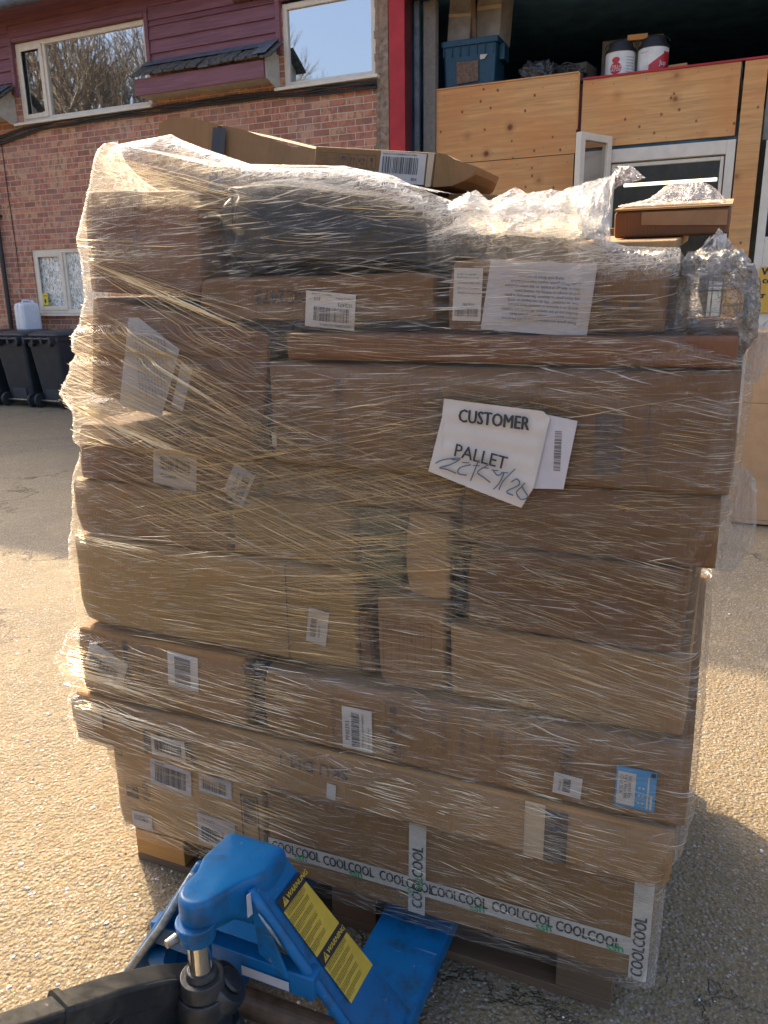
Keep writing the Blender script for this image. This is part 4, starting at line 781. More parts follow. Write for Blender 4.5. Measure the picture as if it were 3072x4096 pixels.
c15 = carton('leaning reddish brown carton with a printed notice at the upper left', 0.000, 0.455, 1.252, 1.468, -0.028, 0.75, 'kraft_red', rot=-9, warp=0.003)
F = FF(c15, 0.085, 1.245, 0); F.slab([(0.0, 0.0), (0.115, -0.005), (0.155, 0.15), (0.045, 0.20), (0.02, 0.195)], 0.001, 0.0022); N1 = F.build('notice', 'paper_grey', c15)
LN = ['These goods are customer returns and the brand', 'owners accept no liability, as they have been', 'handled out of our control. All goods are supplied', 'strictly on a business to business basis and are', 'sold "as received." We do not inspect or verify', 'any items prior to dispatch. No warranty is given', 'and we accept no liability for missing parts,', 'defects, damage in transit, or any other condition', 'issues. These goods require inspection before', 'being sold direct to consumer']
G = flat_like(F)
for i, t in enumerate(LN): G.text(t, 0.040+i*0.0085, 0.165, 0.0066, -82, 0.003, 0.0001)
G.mb.build('print', 'ink_faint', N1); label(c15, 0.225, 1.27, 0.03, 0.10, -12, mat='paper_grey')
cw = carton('black plastic sheet filling the wedge between the leaning carton and the largest carton', 0.455, 0.492, 1.172, 1.372, -0.020, 0.4, 'black_plastic_sheet', name='black_sheet', group=False); cw['category'] = 'sheet'  # black block added in the gap, its shade put into the colour
c16 = carton('long thin dark red carton lying below the notice sheet near the top', 0.535, 1.345, 1.378, 1.428, -0.058, 0.9, 'kraft_red')
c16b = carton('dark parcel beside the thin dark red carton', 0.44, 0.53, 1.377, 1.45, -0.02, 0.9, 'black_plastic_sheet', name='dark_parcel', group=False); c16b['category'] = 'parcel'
c17 = carton('brown carton printed SC2473 upside down under the black bag', 0.325, 0.835, 1.452, 1.535, -0.040, 0.8, 'kraft_dark')
prints(c17, [('SC2473', 0.575, 1.498, 0.036, 180)], 'ink')
label(c17, 0.572, 1.442, 0.105, 0.066, -5, seed=18, barbox=(0.018, 0.012, 0.075, 0.026), lines=[('SC2473', 0.100, 0.045, 0.010, 180), ('315', 0.032, 0.053, 0.010, 180), ('Made in China', 0.100, 0.056, 0.006, 180), ('Please save this label', 0.055, 0.061, 0.005, 180), ('0037CGBE0617261980076', 0.098, 0.006, 0.006, 180)])
c18 = carton('brown carton with returns notice and product label at the upper right', 0.862, 1.232, 1.432, 1.556, -0.042, 0.8, 'kraft_dark')
F = FF(c18, 0.925, 1.437, -4); F.slab([(0, 0), (0.185, 0), (0.188, 0.118), (0.008, 0.118)], 0.0012, 0.0024); N2 = F.build('notice', 'paper_grey', c18); G = flat_like(F)
for i, t in enumerate(LN): G.text(t, 0.166-(0.03 if i == 9 else 0), 0.022+i*0.0078, 0.0070, 180, 0.0032, 0.0001, sx=0.92)
G.mb.build('print', 'ink', N2)
label(c18, 0.872, 1.452, 0.052, 0.09, -2, seed=19, mat='paper', barbox=(0.004, 0.008, 0.044, 0.014), lines=[('MADE IN CHINA', 0.008, 0.048, 0.0058, 0), ('TSCA Title VI Compliant', 0.006, 0.056, 0.004, 0), ('09 Month 2025 Year', 0.008, 0.065, 0.0048, 0), ('Pet Products Co., Ltd', 0.006, 0.074, 0.0045, 0), ('Jiangsu Chongbeige', 0.006, 0.080, 0.0045, 0), ('FB37920', 0.018, 0.028, 0.006, 0)])
prints(c18, [('MADE IN CHINA', 1.118, 1.448, 0.012, 0)], 'ink_faint', lambda G, X, Z: [frame_rect(G, X(x), Z(1.458), X(x+0.034), Z(1.492), 0.0012) or G.rect(X(x+0.010), Z(1.466), X(x+0.024), Z(1.484), 0.0008) for x in (1.122, 1.165)])
c19 = carton('tall brown carton at the top left corner of the load', 0.028, 0.322, 1.505, 1.712, -0.024, 0.6, 'kraft_red', rot=-3)
tape(c19, [(0.16, 1.51), (0.163, 1.51), (0.163, 1.70), (0.16, 1.70)], 'ink_faint')
bagm = blob('black_bag', 'black_plastic_sheet', LM(0.600, 0.250, 1.538), 0.53, 0.57, 0.188, 0.05, 3.0, 'big black plastic bag bulging under the film at the top of the load', 'bag', fr=2.0, sq=0.36, nu=96, nv=48, extra=lambda p: Vector((p.x, p.y, p.z*(1-0.36*max(0, min(1, (p.x+0.10)/0.33))))))
# cartons lying on top
def topper(label_, M, w_, d_, h_, mat='kraft', nm='carton'):
    E = empty(nm, M, label_, 'carton', 'cartons lying on top of the load')
    return E
t1 = topper('opened brown carton with torn edges tilted on top of the load, back left', LM(-0.008, 0.30, 1.763), 0.46, 0.3, 0.1)
m = MB()
def sheetp(m, pts, y, th=0.005, lean=0.0, n=10):   # wavy cardboard panel from polygon strip (x, zlow, zhigh)
    vs = []; 
    for i, (x, z0, z1) in enumerate(pts):
        for (z, yy) in ((z0, y), (z1, y+lean)): vs += [(x, yy+0.003*math.sin(x*40), z), (x, yy+th+0.003*math.sin(x*40), z)]
    k_ = len(pts); fs = []
    for i in range(k_-1): a, b = 4*i, 4*i+4; fs += [(a, b, b+2, a+2), (a+1, a+3, b+3, b+1), (a+2, b+2, b+3, a+3), (a, a+1, b+1, b)]
    fs += [(0, 2, 3, 1), (4*k_-4, 4*k_-3, 4*k_-1, 4*k_-2)]; m.add(vs, fs)
sheetp(m, [(-0.010, -0.02, 0.152), (0.03, -0.02, 0.163), (0.08, -0.02, 0.157), (0.135, -0.02, 0.142), (0.16, -0.02, 0.135)], 0.0, 0.005, 0.03); m.build('end_flap', 'kraft', t1)
m = MB(); sheetp(m, [(0.172, -0.02, 0.132), (0.23, -0.02, 0.118), (0.30, -0.02, 0.092), (0.36, -0.02, 0.070), (0.43, -0.02, 0.060), (0.434, -0.02, 0.058)], 0.003, 0.005, 0.03); m.build('side_panel', 'kraft', t1)
m = MB(); m.add([(-0.01, 0.034, 0.150), (0.05, 0.034, 0.160), (0.16, 0.034, 0.134), (0.434, 0.036, 0.057), (0.434, 0.30, 0.075), (0.16, 0.30, 0.150), (0.05, 0.30, 0.172), (-0.03, 0.30, 0.165)], [(0, 1, 6, 7), (1, 2, 5, 6), (2, 3, 4, 5)]); m.add([(0.0, 0.06, -0.02), (0.43, 0.06, -0.02), (0.43, 0.29, -0.02), (0.0, 0.29, -0.02), (0.0, 0.06, 0.145), (0.43, 0.06, 0.05), (0.43, 0.29, 0.065), (0.0, 0.29, 0.158)], [(0, 1, 5, 4), (1, 2, 6, 5), (2, 3, 7, 6), (3, 0, 4, 7)]); m.build('body', 'kraft_pale', t1)
m = MB(); m.add([(-0.018, 0.05, -0.02), (-0.030, 0.06, 0.128), (-0.012, 0.02, 0.13), (-0.008, 0.01, -0.02)], [(0, 1, 2, 3)]); m.build('torn_edge', 'kraft_pale', t1)
F = Flat((0.145, -0.0015, -0.02), (1, 0, 0), (0, 0.2, 1)); F.slab([(0, 0), (0.04, 0), (0.043, 0.145), (0.006, 0.15)], 0.004, 0.0045); F.build('gap', 'ink', t1)  # dark slab paints the shade in the slit between the flaps
t2 = topper('flat brown carton marked SC1183 with a crushed end, on top of the load', LM(0.432, 0.28, 1.753, ry=7.0), 0.3, 0.3, 0.07)
m = MB(); m.box((0.0, 0.0, 0.0), (0.288, 0.30, 0.068)); m.build('body', 'kraft', t2, bevel=0.004)
m = MB(); m.add([(0.289, 0, 0.0), (0.328, 0.01, 0.006), (0.352, 0.03, 0.022), (0.366, 0.05, 0.036), (0.370, 0.05, 0.050), (0.328, 0.01, 0.058), (0.312, 0.002, 0.066), (0.289, 0, 0.068), (0.289, 0.28, 0.0), (0.328, 0.28, 0.006), (0.352, 0.25, 0.022), (0.366, 0.22, 0.036), (0.370, 0.22, 0.05), (0.328, 0.28, 0.058), (0.312, 0.28, 0.066), (0.289, 0.28, 0.068)], [(0, 1, 5, 6, 7), (1, 2, 5), (2, 3, 4, 5), (7, 6, 14, 15), (6, 5, 13, 14), (5, 4, 12, 13), (4, 3, 11, 12), (3, 2, 10, 11), (2, 1, 9, 10), (1, 0, 8, 9)]); m.build('crushed_end', 'kraft', t2)
F = Flat((0.0, -0.0008, 0.0), (1, 0, 0), (0, 0, 1)); F.slab([(0.160, 0.003), (0.268, 0.003), (0.268, 0.064), (0.163, 0.066)], 0.0, 0.0012); L = F.build('label', 'paper', t2)
G = flat_like(F); G.bars(0.168, 0.022, 0.085, 0.033, 0.002, 0, 33, 30); G.text('SC1183', 0.166, 0.012, 0.011, 0, 0.002, 0.0002).text('804', 0.238, 0.012, 0.009, 0, 0.002, 0.0002).text('0035CA1C15422068B0BC0515-0804', 0.168, 0.060, 0.0052, 0, 0.002); G.mb.build('print', 'ink', L)
G = flat_like(F); frame_rect(G, 0.062, 0.028, 0.152, 0.056, 0.0010)
for x in (0.084, 0.106, 0.130): G.rect(x, 0.028, x+0.001, 0.056, 0.0008)
G.poly([(0.066+0.007*math.cos(a/10*3.14)+0.007, 0.044+0.007*math.sin(a/10*3.14)) for a in range(11)], 0.0008).rect(0.0725, 0.034, 0.0738, 0.044, 0.0008)
for x in (0.090, 0.098): G.rect(x, 0.034, x+0.0015, 0.046, 0.0008).poly([(x-0.002, 0.045), (x+0.0035, 0.045), (x+0.0008, 0.050)], 0.0008)
for a in range(3): q = a*2.094; G.poly([(0.118+0.007*math.cos(q+t), 0.042+0.007*math.sin(q+t)) for t in (0, 0.5, 1.0, 1.4)]+[(0.118+0.004*math.cos(q+t), 0.042+0.004*math.sin(q+t)) for t in (1.4, 1.0, 0.5, 0)], 0.0008)
G.poly([(0.138, 0.050), (0.145, 0.050), (0.1435, 0.042), (0.1395, 0.042)], 0.0008).rect(0.141, 0.034, 0.142, 0.042, 0.0008).rect(0.139, 0.033, 0.144, 0.0342, 0.0008)
G.text('FRAGILE - PLEASE HANDLE WITH CARE', 0.062, 0.022, 0.0048, 0, 0.0008).text('MADE IN CHINA', 0.085, 0.014, 0.006, 0, 0.0008)
frame_rect(G, 0.004, 0.022, 0.056, 0.056, 0.0007); G.rect(0.004, 0.044, 0.056, 0.0447, 0.0008).rect(0.004, 0.033, 0.056, 0.0337, 0.0008).text('dunnekor', 0.010, 0.050, 0.006, 0, 0.0008).text('B15CH', 0.018, 0.039, 0.006, 0, 0.0008); G.mb.build('print', 'ink_faint', t2)
F = Flat((0, -0.001, 0), (1, 0, 0), (0, 0, 1)); F.slab([(0.272, 0.0), (0.284, 0.0), (0.286, 0.067), (0.272, 0.067)], 0, 0.001); F.build('tape', 'clear_tape', t2)
t3 = topper('flat brown carton under the crushed end of the top carton', LM(0.83, 0.34, 1.655, ry=5), 0, 0, 0); m = MB(); m.box((-0.10, 0, 0), (0.14, 0.35, 0.048)); m.build('body', 'kraft', t3, bevel=0.003)
F = Flat((0, -0.001, 0), (1, 0, 0), (0, 0, 1)); F.slab([(0.05, 0.0), (0.10, 0.0), (0.10, 0.04), (0.05, 0.035)], 0, 0.001); F.build('label', 'paper_grey', t3)
t4 = topper('shiny taped brown carton at the top right corner of the load', LM(1.215, 0.16, 1.592, rx=7), 0, 0, 0); m = MB(); m.box((-0.098, 0, 0), (0.098, 0.28, 0.047)); m.build('body', 'kraft_red', t4, bevel=0.006)
F = Flat((0, -0.0012, 0), (1, 0, 0), (0, 0, 1)); F.slab([(-0.05, 0.022), (0.094, 0.016), (0.094, 0.042), (-0.05, 0.044)], 0, 0.001); F.build('tape', 'gloss_tape', t4); m = MB(); m.box((-0.098, -0.003, 0.0475), (0.1, 0.28, 0.051)); m.build('lid_flap', 'kraft_pale', t4)
t5 = topper('pale flapped carton under the shiny taped carton', LM(1.12, 0.02, 1.562, rx=5), 0, 0, 0); m = MB(); m.box((-0.06, 0, 0), (0.115, 0.4, 0.016)); m.build('body', 'kraft_pale', t5, bevel=0.002)
for nm_, s_, d_, z_, w_, dd_, h_ in (('low brown carton at the back right of the load top', 0.93, 0.45, 1.562, 0.5, 0.4, 0.07), ('brown carton filling the middle of the load top', 0.60, 0.55, 1.56, 0.55, 0.35, 0.16)):
    E = empty('carton', LM(s_, d_, z_), nm_, 'carton', GRP); m = MB(); m.box((-w_/2, 0, 0), (w_/2, dd_, h_)); m.build('body', 'kraft', E, bevel=0.004)

# ---- stretch film
SL = [(0.125, -0.03), (0.39, -0.065), (0.395, -0.125), (0.45, -0.145), (0.53, -0.145), (0.575, -0.16), (0.61, -0.185), (0.65, -0.15), (0.73, -0.112), (0.84, -0.118), (0.95, -0.108), (0.985, -0.095), (1.09, -0.078), (1.14, -0.045), (1.25, -0.028), (1.29, -0.065), (1.34, -0.025), (1.44, -0.005), (1.50, 0.025), (1.58, 0.026), (1.62, 0.018), (1.73, 0.072), (1.80, 0.098), (1.83, 0.13)]
SR = [(0.105, 1.29), (0.23, 1.31), (0.40, 1.312), (0.44, 1.315), (0.48, 1.338), (0.55, 1.352), (0.80, 1.352), (0.86, 1.335), (0.98, 1.318), (1.01, 1.315), (1.08, 1.345), (1.14, 1.362), (1.26, 1.368), (1.34, 1.374), (1.39, 1.362), (1.42, 1.27), (1.50, 1.245), (1.60, 1.245), (1.83, 1.24)]
FR_ = [(0.10, -0.060), (0.37, -0.058), (0.392, -0.056), (0.412, -0.092), (0.515, -0.092), (0.536, -0.060), (0.552, -0.080), (0.69, -0.080), (0.708, -0.050), (0.728, -0.056), (0.935, -0.056), (0.953, -0.047), (0.975, -0.050), (1.075, -0.052), (1.09, -0.047), (1.10, -0.054), (1.155, -0.054), (1.168, -0.050), (1.184, -0.074), (1.36, -0.074), (1.376, -0.054), (1.388, -0.070), (1.424, -0.070), (1.442, -0.050), (1.462, -0.054), (1.9, -0.054)]
TOP = [(-0.1, 1.80), (0.135, 1.812), (0.24, 1.782), (0.38, 1.745), (0.49, 1.737), (0.62, 1.728), (0.74, 1.705), (0.79, 1.685), (0.84, 1.668), (0.88, 1.655), (0.925, 1.672), (0.965, 1.645), (1.01, 1.660), (1.07, 1.650), (1.11, 1.655), (1.15, 1.590), (1.22, 1.570), (1.4, 1.560)]
BOT = [(-0.1, 0.132), (0.4, 0.122), (0.8, 0.128), (1.2, 0.136), (1.35, 0.134)]
def lerp(T, x):
    if x <= T[0][0]: return T[0][1]
    for (a, b), (c, d) in zip(T, T[1:]):
        if x <= c: return b+(d-b)*(x-a)/(c-a)
    return T[-1][1]
FW = empty('stretch_film', LM(0.62, 0, 0), 'clear stretch film wound round the whole stacked load', 'stretch film')
def front_d(s, z):
    w1 = noise.noise(Vector((s*3.0, z*26, 0.3)))*0.0022+noise.noise(Vector((s*9.0+z*12, z*60, 5.3)))*0.0010
    return lerp(FR_, z)+w1-0.0015
def film_wall():
    NF, NCn, NS, NB = 230, 8, 26, 40; NV = 190; m = MB(); uvs = []; bun = []
    rads = 0.030
    for j in range(NV+1):
        v = j/NV
        row = []
        for k_ in range(NF+1): row.append(('f', k_/NF))
        for k_ in range(1, NCn): row.append(('cr', k_/NCn))
        for k_ in range(NS+1): row.append(('r', k_/NS))
        for k_ in range(1, NB): row.append(('b', k_/NB))
        for k_ in range(NS+1): row.append(('l', 1-k_/NS))
        for k_ in range(1, NCn): row.append(('cl', k_/NCn))
        ua = 0; prev = None
        for kind, t in row:
            # horizontal reference for top/bottom height
            sref = {'f': lambda: -0.02+1.30*t, 'cr': lambda: 1.29, 'r': lambda: 1.30, 'b': lambda: 1.30-1.3*t, 'l': lambda: 0.05, 'cl': lambda: 0.05}[kind]()
            zt = lerp(TOP, sref); zb = lerp(BOT, sref)
            if kind == 'r': zt = 1.56-0.02*t
            if kind == 'b': zt = 1.54+0.06*t
            if kind in ('l', 'cl'): zt = 1.812 if kind == 'cl' else 1.812-0.21*t**0.6
            z = zb+(zt-zb)*v; L_, R_ = lerp(SL, z), lerp(SR, z)
            zrel = zt-z; cap = 0.0
            fy = front_d(sref, z)
            if zrel < 0.045: q = 1-zrel/0.045; fy += 0.045*(1-math.sqrt(max(0, 1-q*q)))
            if kind == 'f': p = (L_+rads+(R_-L_-2*rads)*t, fy, z)
            elif kind == 'cr': a = R(90*t); p = (R_-rads+rads*math.sin(a), fy+rads-rads*math.cos(a), z)
            elif kind == 'r': p = (R_+0.004*noise.noise(Vector((t*6, z*20, 2))), fy+rads+(0.97-rads)*t, z)
            elif kind == 'b': p = (R_+(L_-R_)*t, 0.97+0.01*noise.noise(Vector((t*8, z*10, 4))), z)
            elif kind == 'l': p = (L_+0.006*noise.noise(Vector((t*9, z*30, 2))), fy+rads+(0.97-rads)*t, z)
            else: a = R(90*t); p = (L_+rads-rads*math.cos(a)*1.0-0*(1), fy+rads-rads*math.sin(a), z)
            if kind == 'cl': a = R(90*(t)); p = (L_+rads*(1-math.cos(a)), fy+rads*(1-math.sin(a)), z)
            edge = noise.noise(Vector((p[0]*6, z*55, 9)))*0.0025
            if kind in ('cl',) or (kind == 'f' and t < 0.02): p = (p[0]+edge, p[1], p[2])
            m.v.append(p)
            if prev: ua += math.dist(prev, p)
            prev = p; uvs.append((ua, z))
            b_ = 0.0
            if zrel < 0.075: b_ = max(b_, 1.15*(1-zrel/0.075)**1.6)
            if p[0] < 0.36 and zrel < 0.10+0.25*(0.36-p[0]): b_ = max(b_, 0.22)
            if kind == 'f' and 0.85 < sref < 1.15 and zrel < 0.12: b_ = max(b_, 0.9*(1-zrel/0.12))
            dl = (p[0]-L_)
            if kind in ('f', 'cl') and dl < 0.10: b_ = max(b_, 0.24*(1-dl/0.10))
            for zz in (0.60, 1.29, 1.60, 0.955): 
                if kind == 'f' and dl < 0.30: b_ = max(b_, 0.75*(1-dl/0.30)*math.exp(-((z-zz+dl*0.12)/0.018)**2))
            dr_ = (R_-p[0])
            if kind == 'f' and dr_ < 0.05: b_ = max(b_, 0.30*(1-dr_/0.05))
            if kind == 'f': b_ = max(b_, 0.34*math.exp(-((z-1.09)/0.09)**2)*math.exp(-((p[0]-0.62)/0.28)**2), 0.30*math.exp(-((z-1.455)/0.018)**2)*(0.4+0.6*noise.noise(Vector((p[0]*4, z*9, 1)))), 0.22*math.exp(-((z-0.72)/0.05)**2)*math.exp(-((p[0]-1.0)/0.3)**2))
            bun.append(max(0, b_))
        if j == 0: n = len(row)
    for j in range(NV):
        for i in range(n):
            i2 = (i+1) % n; m.f.append((j*n+i, j*n+i2, (j+1)*n+i2, (j+1)*n+i))
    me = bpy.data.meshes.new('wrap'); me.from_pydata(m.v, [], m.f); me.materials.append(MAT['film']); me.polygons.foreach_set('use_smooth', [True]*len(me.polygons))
    uv = me.uv_layers.new(name='UVMap')
    for l in me.loops: uv.data[l.index].uv = uvs[l.vertex_index]
    at = me.attributes.new('bunch', 'FLOAT', 'POINT'); at.data.foreach_set('value', bun)
    o = bpy.data.objects.new('wrap', me); C.objects.link(o); o.parent = FW; o.location = (-0.62, 0, 0)
film_wall()

def crumple(name, top, bot, d0, d1, amp, seed, nu=90, nv=50, bunch=0.5, folds=7, thick=0):
    """loose film: sheet between an upper edge polyline and a lower edge polyline (s,z), bending from depth d0 (bottom) to d1 (top)"""
    m = MB(); uvs = []
    def along(T, t):
        ls = [0]; 
        for a, b in zip(T, T[1:]): ls.append(ls[-1]+math.dist(a, b))
        x = t*ls[-1]
        for i in range(len(T)-1):
            if x <= ls[i+1] or i == len(T)-2:
                q = (x-ls[i])/max(1e-6, ls[i+1]-ls[i]); return (T[i][0]+(T[i+1][0]-T[i][0])*q, T[i][1]+(T[i+1][1]-T[i][1])*q)
    for j in range(nv+1):
        for i in range(nu+1):
            u, v = i/nu, j/nv; a, b = along(bot, u), along(top, u); s_ = a[0]+(b[0]-a[0])*v; z = a[1]+(b[1]-a[1])*v
            n1 = abs(noise.noise(Vector((u*folds+seed, v*2.2, seed)))); n2 = noise.noise(Vector((u*folds*2.7, v*7+seed, 2.0))); n3 = abs(noise.noise(Vector((u*folds*5, v*15, seed*2))))
            e = 0.35+0.65*v; d = d0+(d1-d0)*v**1.5+amp*e*(n1*2.4+n2*0.8+n3*0.22-0.6)
            m.v.append((s_+amp*0.5*n2*e, d, z+amp*0.35*(n3-0.3)*e)); uvs.append((u*0.5+seed, v*0.3))
    for j in range(nv):
        for i in range(nu): m.f.append((j*(nu+1)+i, j*(nu+1)+i+1, (j+1)*(nu+1)+i+1, (j+1)*(nu+1)+i))
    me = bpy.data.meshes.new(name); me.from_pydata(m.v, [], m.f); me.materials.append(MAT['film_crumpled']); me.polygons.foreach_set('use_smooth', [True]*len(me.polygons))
    uv = me.uv_layers.new(name='UVMap')
    for l in me.loops: uv.data[l.index].uv = uvs[l.vertex_index]
    at = me.attributes.new('bunch', 'FLOAT', 'POINT'); at.data.foreach_set('value', [bunch]*len(m.v))
    o = bpy.data.objects.new(name, me); C.objects.link(o); o.parent = FW; o.location = (-0.62, 0, 0); return o
# film drawn back over the top of the load
crumple('top_sheet', [(0.30, 1.775), (0.45, 1.748), (0.62, 1.735), (0.80, 1.690)], [(0.13, 1.805), (0.38, 1.742), (0.62, 1.726), (0.84, 1.668)], -0.03, 0.20, 0.005, 3.0, 90, 30, 0.25, 9)
crumple('top_sheet', [(0.90, 1.675), (1.0, 1.685), (1.10, 1.66)], [(0.85, 1.60), (1.0, 1.59), (1.13, 1.58)], -0.050, 0.16, 0.010, 8.0, 80, 40, 0.20, 6)
# twisted rope of film rising to a ragged tuft
crumple('film_twist', [(1.098, 1.675), (1.11, 1.690), (1.122, 1.700)], [(1.085, 1.60), (1.115, 1.575), (1.14, 1.565)], -0.045, 0.09, 0.010, 1.5, 60, 60, 0.50, 5)
crumple('film_tuft', [(1.105, 1.690), (1.128, 1.713), (1.150, 1.708), (1.168, 1.690)], [(1.110, 1.665), (1.125, 1.668), (1.142, 1.676), (1.166, 1.680)], 0.07, 0.12, 0.012, 4.4, 60, 30, 0.35, 6)
# film puffed up over the shiny carton
crumple('film_puff', [(1.118, 1.662), (1.165, 1.672), (1.20, 1.700), (1.245, 1.702), (1.275, 1.690), (1.298, 1.668), (1.310, 1.640)], [(1.120, 1.648), (1.17, 1.648), (1.22, 1.648), (1.28, 1.648), (1.318, 1.640)], 0.17, 0.30, 0.012, 6.1, 100, 40, 0.22, 9)
# sagging swags of film between the cartons on top
crumple('film_swag', [(0.84, 1.690), (0.885, 1.668), (0.93, 1.692), (0.98, 1.662), (1.03, 1.684), (1.10, 1.70)], [(0.84, 1.645), (0.93, 1.640), (1.02, 1.635), (1.10, 1.60)], 0.02, 0.15, 0.009, 9.3, 90, 36, 0.20, 8)
# loose bulge of film at the upper right and ragged hanging flap at the right edge
def bulge(p): 
    return Vector((p.x*(1-0.25*max(0, (p.z-0.10)/0.1)), p.y, p.z))
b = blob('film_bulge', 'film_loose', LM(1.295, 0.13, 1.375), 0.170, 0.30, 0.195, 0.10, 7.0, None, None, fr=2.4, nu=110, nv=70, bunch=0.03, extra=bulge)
mw = b.matrix_world.copy(); b.parent = FW; b.matrix_parent_inverse = Matrix.Identity(4); b.matrix_basis = LM(0.62, 0, 0).inverted() @ mw
crumple('film_peak', [(1.285, 1.585), (1.300, 1.600), (1.318, 1.578), (1.335, 1.555)], [(1.235, 1.525), (1.275, 1.515), (1.32, 1.51), (1.36, 1.50)], 0.06, 0.12, 0.012, 2.2, 60, 40, 0.35, 7)
crumple('film_flap', [(1.352, 1.20), (1.385, 1.185), (1.400, 1.165)], [(1.315, 1.015), (1.375, 1.01), (1.408, 1.07)], 0.04, 0.10, 0.010, 5.5, 50, 60, 0.12, 6)
crumple('film_flap', [(1.365, 1.43), (1.39, 1.45), (1.395, 1.44)], [(1.36, 1.35), (1.378, 1.345), (1.39, 1.36)], 0.05, 0.08, 0.010, 6.5, 40, 30, 0.2, 5)
crumple('film_tuck', [(1.20, 0.40), (1.27, 0.42), (1.318, 0.44)], [(1.272, 0.138), (1.298, 0.136), (1.314, 0.150)], -0.050, 0.02, 0.006, 3.3, 50, 60, 0.25, 7)

# ---- stretched ridges of the film
def ridges():
    rg = random.Random(99); m = MB()
    def strand(s, z, ang, L_, w_):
        tl_ = rg.uniform(-0.5, 0.6); c, q = math.cos(R(ang)), math.sin(R(ang)); n = max(3, int(L_/0.022)); pts = []; L_ *= 0.85
        for i in range(n+1):
            t = (i/n-0.5)*L_; x = s+c*t; y = z+q*t+0.0015*math.sin(t*21+s*90)+0.0006*math.sin(t*70+z*50)
            Lf, Rt = lerp(SL, y)+0.012, lerp(SR, y)-0.012
            if x < Lf or x > Rt or y > lerp(TOP, x)-0.03 or y < lerp(BOT, x)+0.006: 
                if len(pts) > 1: break
                pts = []; continue
            fd = lerp(FR_, y)-0.0046
            pts.append((x, fd, y))
        if len(pts) < 2: return
        k_ = len(pts); vs = []
        for i, (x, d, y) in enumerate(pts):
            ww = w_*math.sin(math.pi*(i+0.35)/(k_-0.3))**0.7; vs += [(x+q*ww, d+0.0006, y-c*ww), (x+c*0, d-ww*0.28, y+c*ww*tl_), (x-q*ww, d+0.0006, y+c*ww)]
        m.add(vs, [f_ for i in range(k_-1) for f_ in ((3*i, 3*i+3, 3*i+4, 3*i+1), (3*i+1, 3*i+4, 3*i+5, 3*i+2))])
    # (s0, s1, z0, z1, angle, spread, groups, lines per group, mean length, spacing)
    Z = [(0.05, 0.42, 1.22, 1.42, -22, 2, 16, 14, 0.30, 0.0058), (0.08, 0.85, 1.00, 1.24, -18, 2, 24, 14, 0.22, 0.0058), (0.10, 0.95, 1.00, 1.26, 12, 2, 18, 9, 0.38, 0.0095), (0.12, 0.80, 0.88, 1.05, 9, 2, 13, 9, 0.30, 0.009),
         (0.20, 0.66, 0.75, 0.88, 1.0, 2, 15, 10, 0.30, 0.0085), (0.26, 0.56, 0.80, 0.87, 7, 1.5, 3, 8, 0.24, 0.008), (0.72, 1.30, 0.97, 1.34, -7, 3, 26, 8, 0.11, 0.006), (0.62, 1.28, 1.02, 1.36, 9, 4, 14, 6, 0.15, 0.009), (0.60, 1.28, 0.82, 1.04, -11, 4, 20, 8, 0.12, 0.006),
         (0.86, 1.30, 0.70, 0.88, -9, 3, 17, 9, 0.13, 0.006), (0.70, 1.05, 0.70, 0.80, 2, 1.5, 5, 10, 0.19, 0.007), (-0.06, 0.58, 0.55, 0.69, -3, 2, 18, 9, 0.17, 0.007), (-0.08, 0.50, 0.30, 0.53, -6, 2, 24, 10, 0.15, 0.0075), (0.05, 0.36, 0.15, 0.32, -11, 2, 8, 9, 0.15, 0.0075),
         (0.68, 1.28, 0.42, 0.60, -3, 2, 24, 7, 0.08, 0.006), (0.78, 1.18, 0.28, 0.42, -5, 2, 13, 7, 0.08, 0.007), (0.75, 1.20, 0.22, 0.32, -10, 3, 4, 5, 0.10, 0.009), (0.40, 1.20, 1.385, 1.47, -2, 2, 18, 6, 0.12, 0.006), (0.10, 0.84, 1.50, 1.68, -4, 3, 9, 5, 0.18, 0.011), (0.88, 1.20, 1.44, 1.56, -2, 2, 10, 5, 0.09, 0.009)]
    for s0, s1, z0, z1, an, sp, ng, nl, L_, dz in Z:
        for _ in range(int(ng*1.25)):
            a = rg.gauss(an, sp*0.6); cs, cz = rg.uniform(s0, s1), rg.uniform(z0, z1); w0 = rg.choice((0.00018, 0.00026, 0.00036)); l0 = L_*rg.uniform(0.6, 1.3)
            for q_ in range(nl):
                o_ = (q_-nl/2)*dz*rg.uniform(0.8, 1.2); aa = a+rg.gauss(0, 0.7)
                strand(cs-math.sin(R(a))*o_+rg.gauss(0, L_*0.25), cz+math.cos(R(a))*o_, aa, l0*rg.uniform(0.35, 1.3), w0*rg.uniform(0.7, 1.5))
        for _ in range(int(ng*nl*0.35)): strand(rg.uniform(s0, s1), rg.uniform(z0, z1), rg.gauss(an, sp*1.2), L_*rg.uniform(0.2, 0.8), rg.choice((0.0002, 0.0003, 0.0005)))
    for (s0, z0, a_, n_, L_) in ((0.03, 1.585, -20, 16, 0.52), (-0.03, 1.270, -17, 16, 0.46), (0.04, 1.46, -27, 9, 0.5), (-0.13, 0.595, -4, 10, 0.30), (-0.08, 0.950, -3, 10, 0.28)):
        for _ in range(n_):
            l = L_*rg.uniform(0.3, 1.0); st_ = rg.uniform(0, L_-l); a = a_+rg.gauss(0, 0.7); strand(s0+math.cos(R(a_))*(st_+l/2), z0+math.sin(R(a_))*(st_+l/2)+rg.gauss(0, 0.0035), a, l, rg.choice((0.0004, 0.0006, 0.0009)))
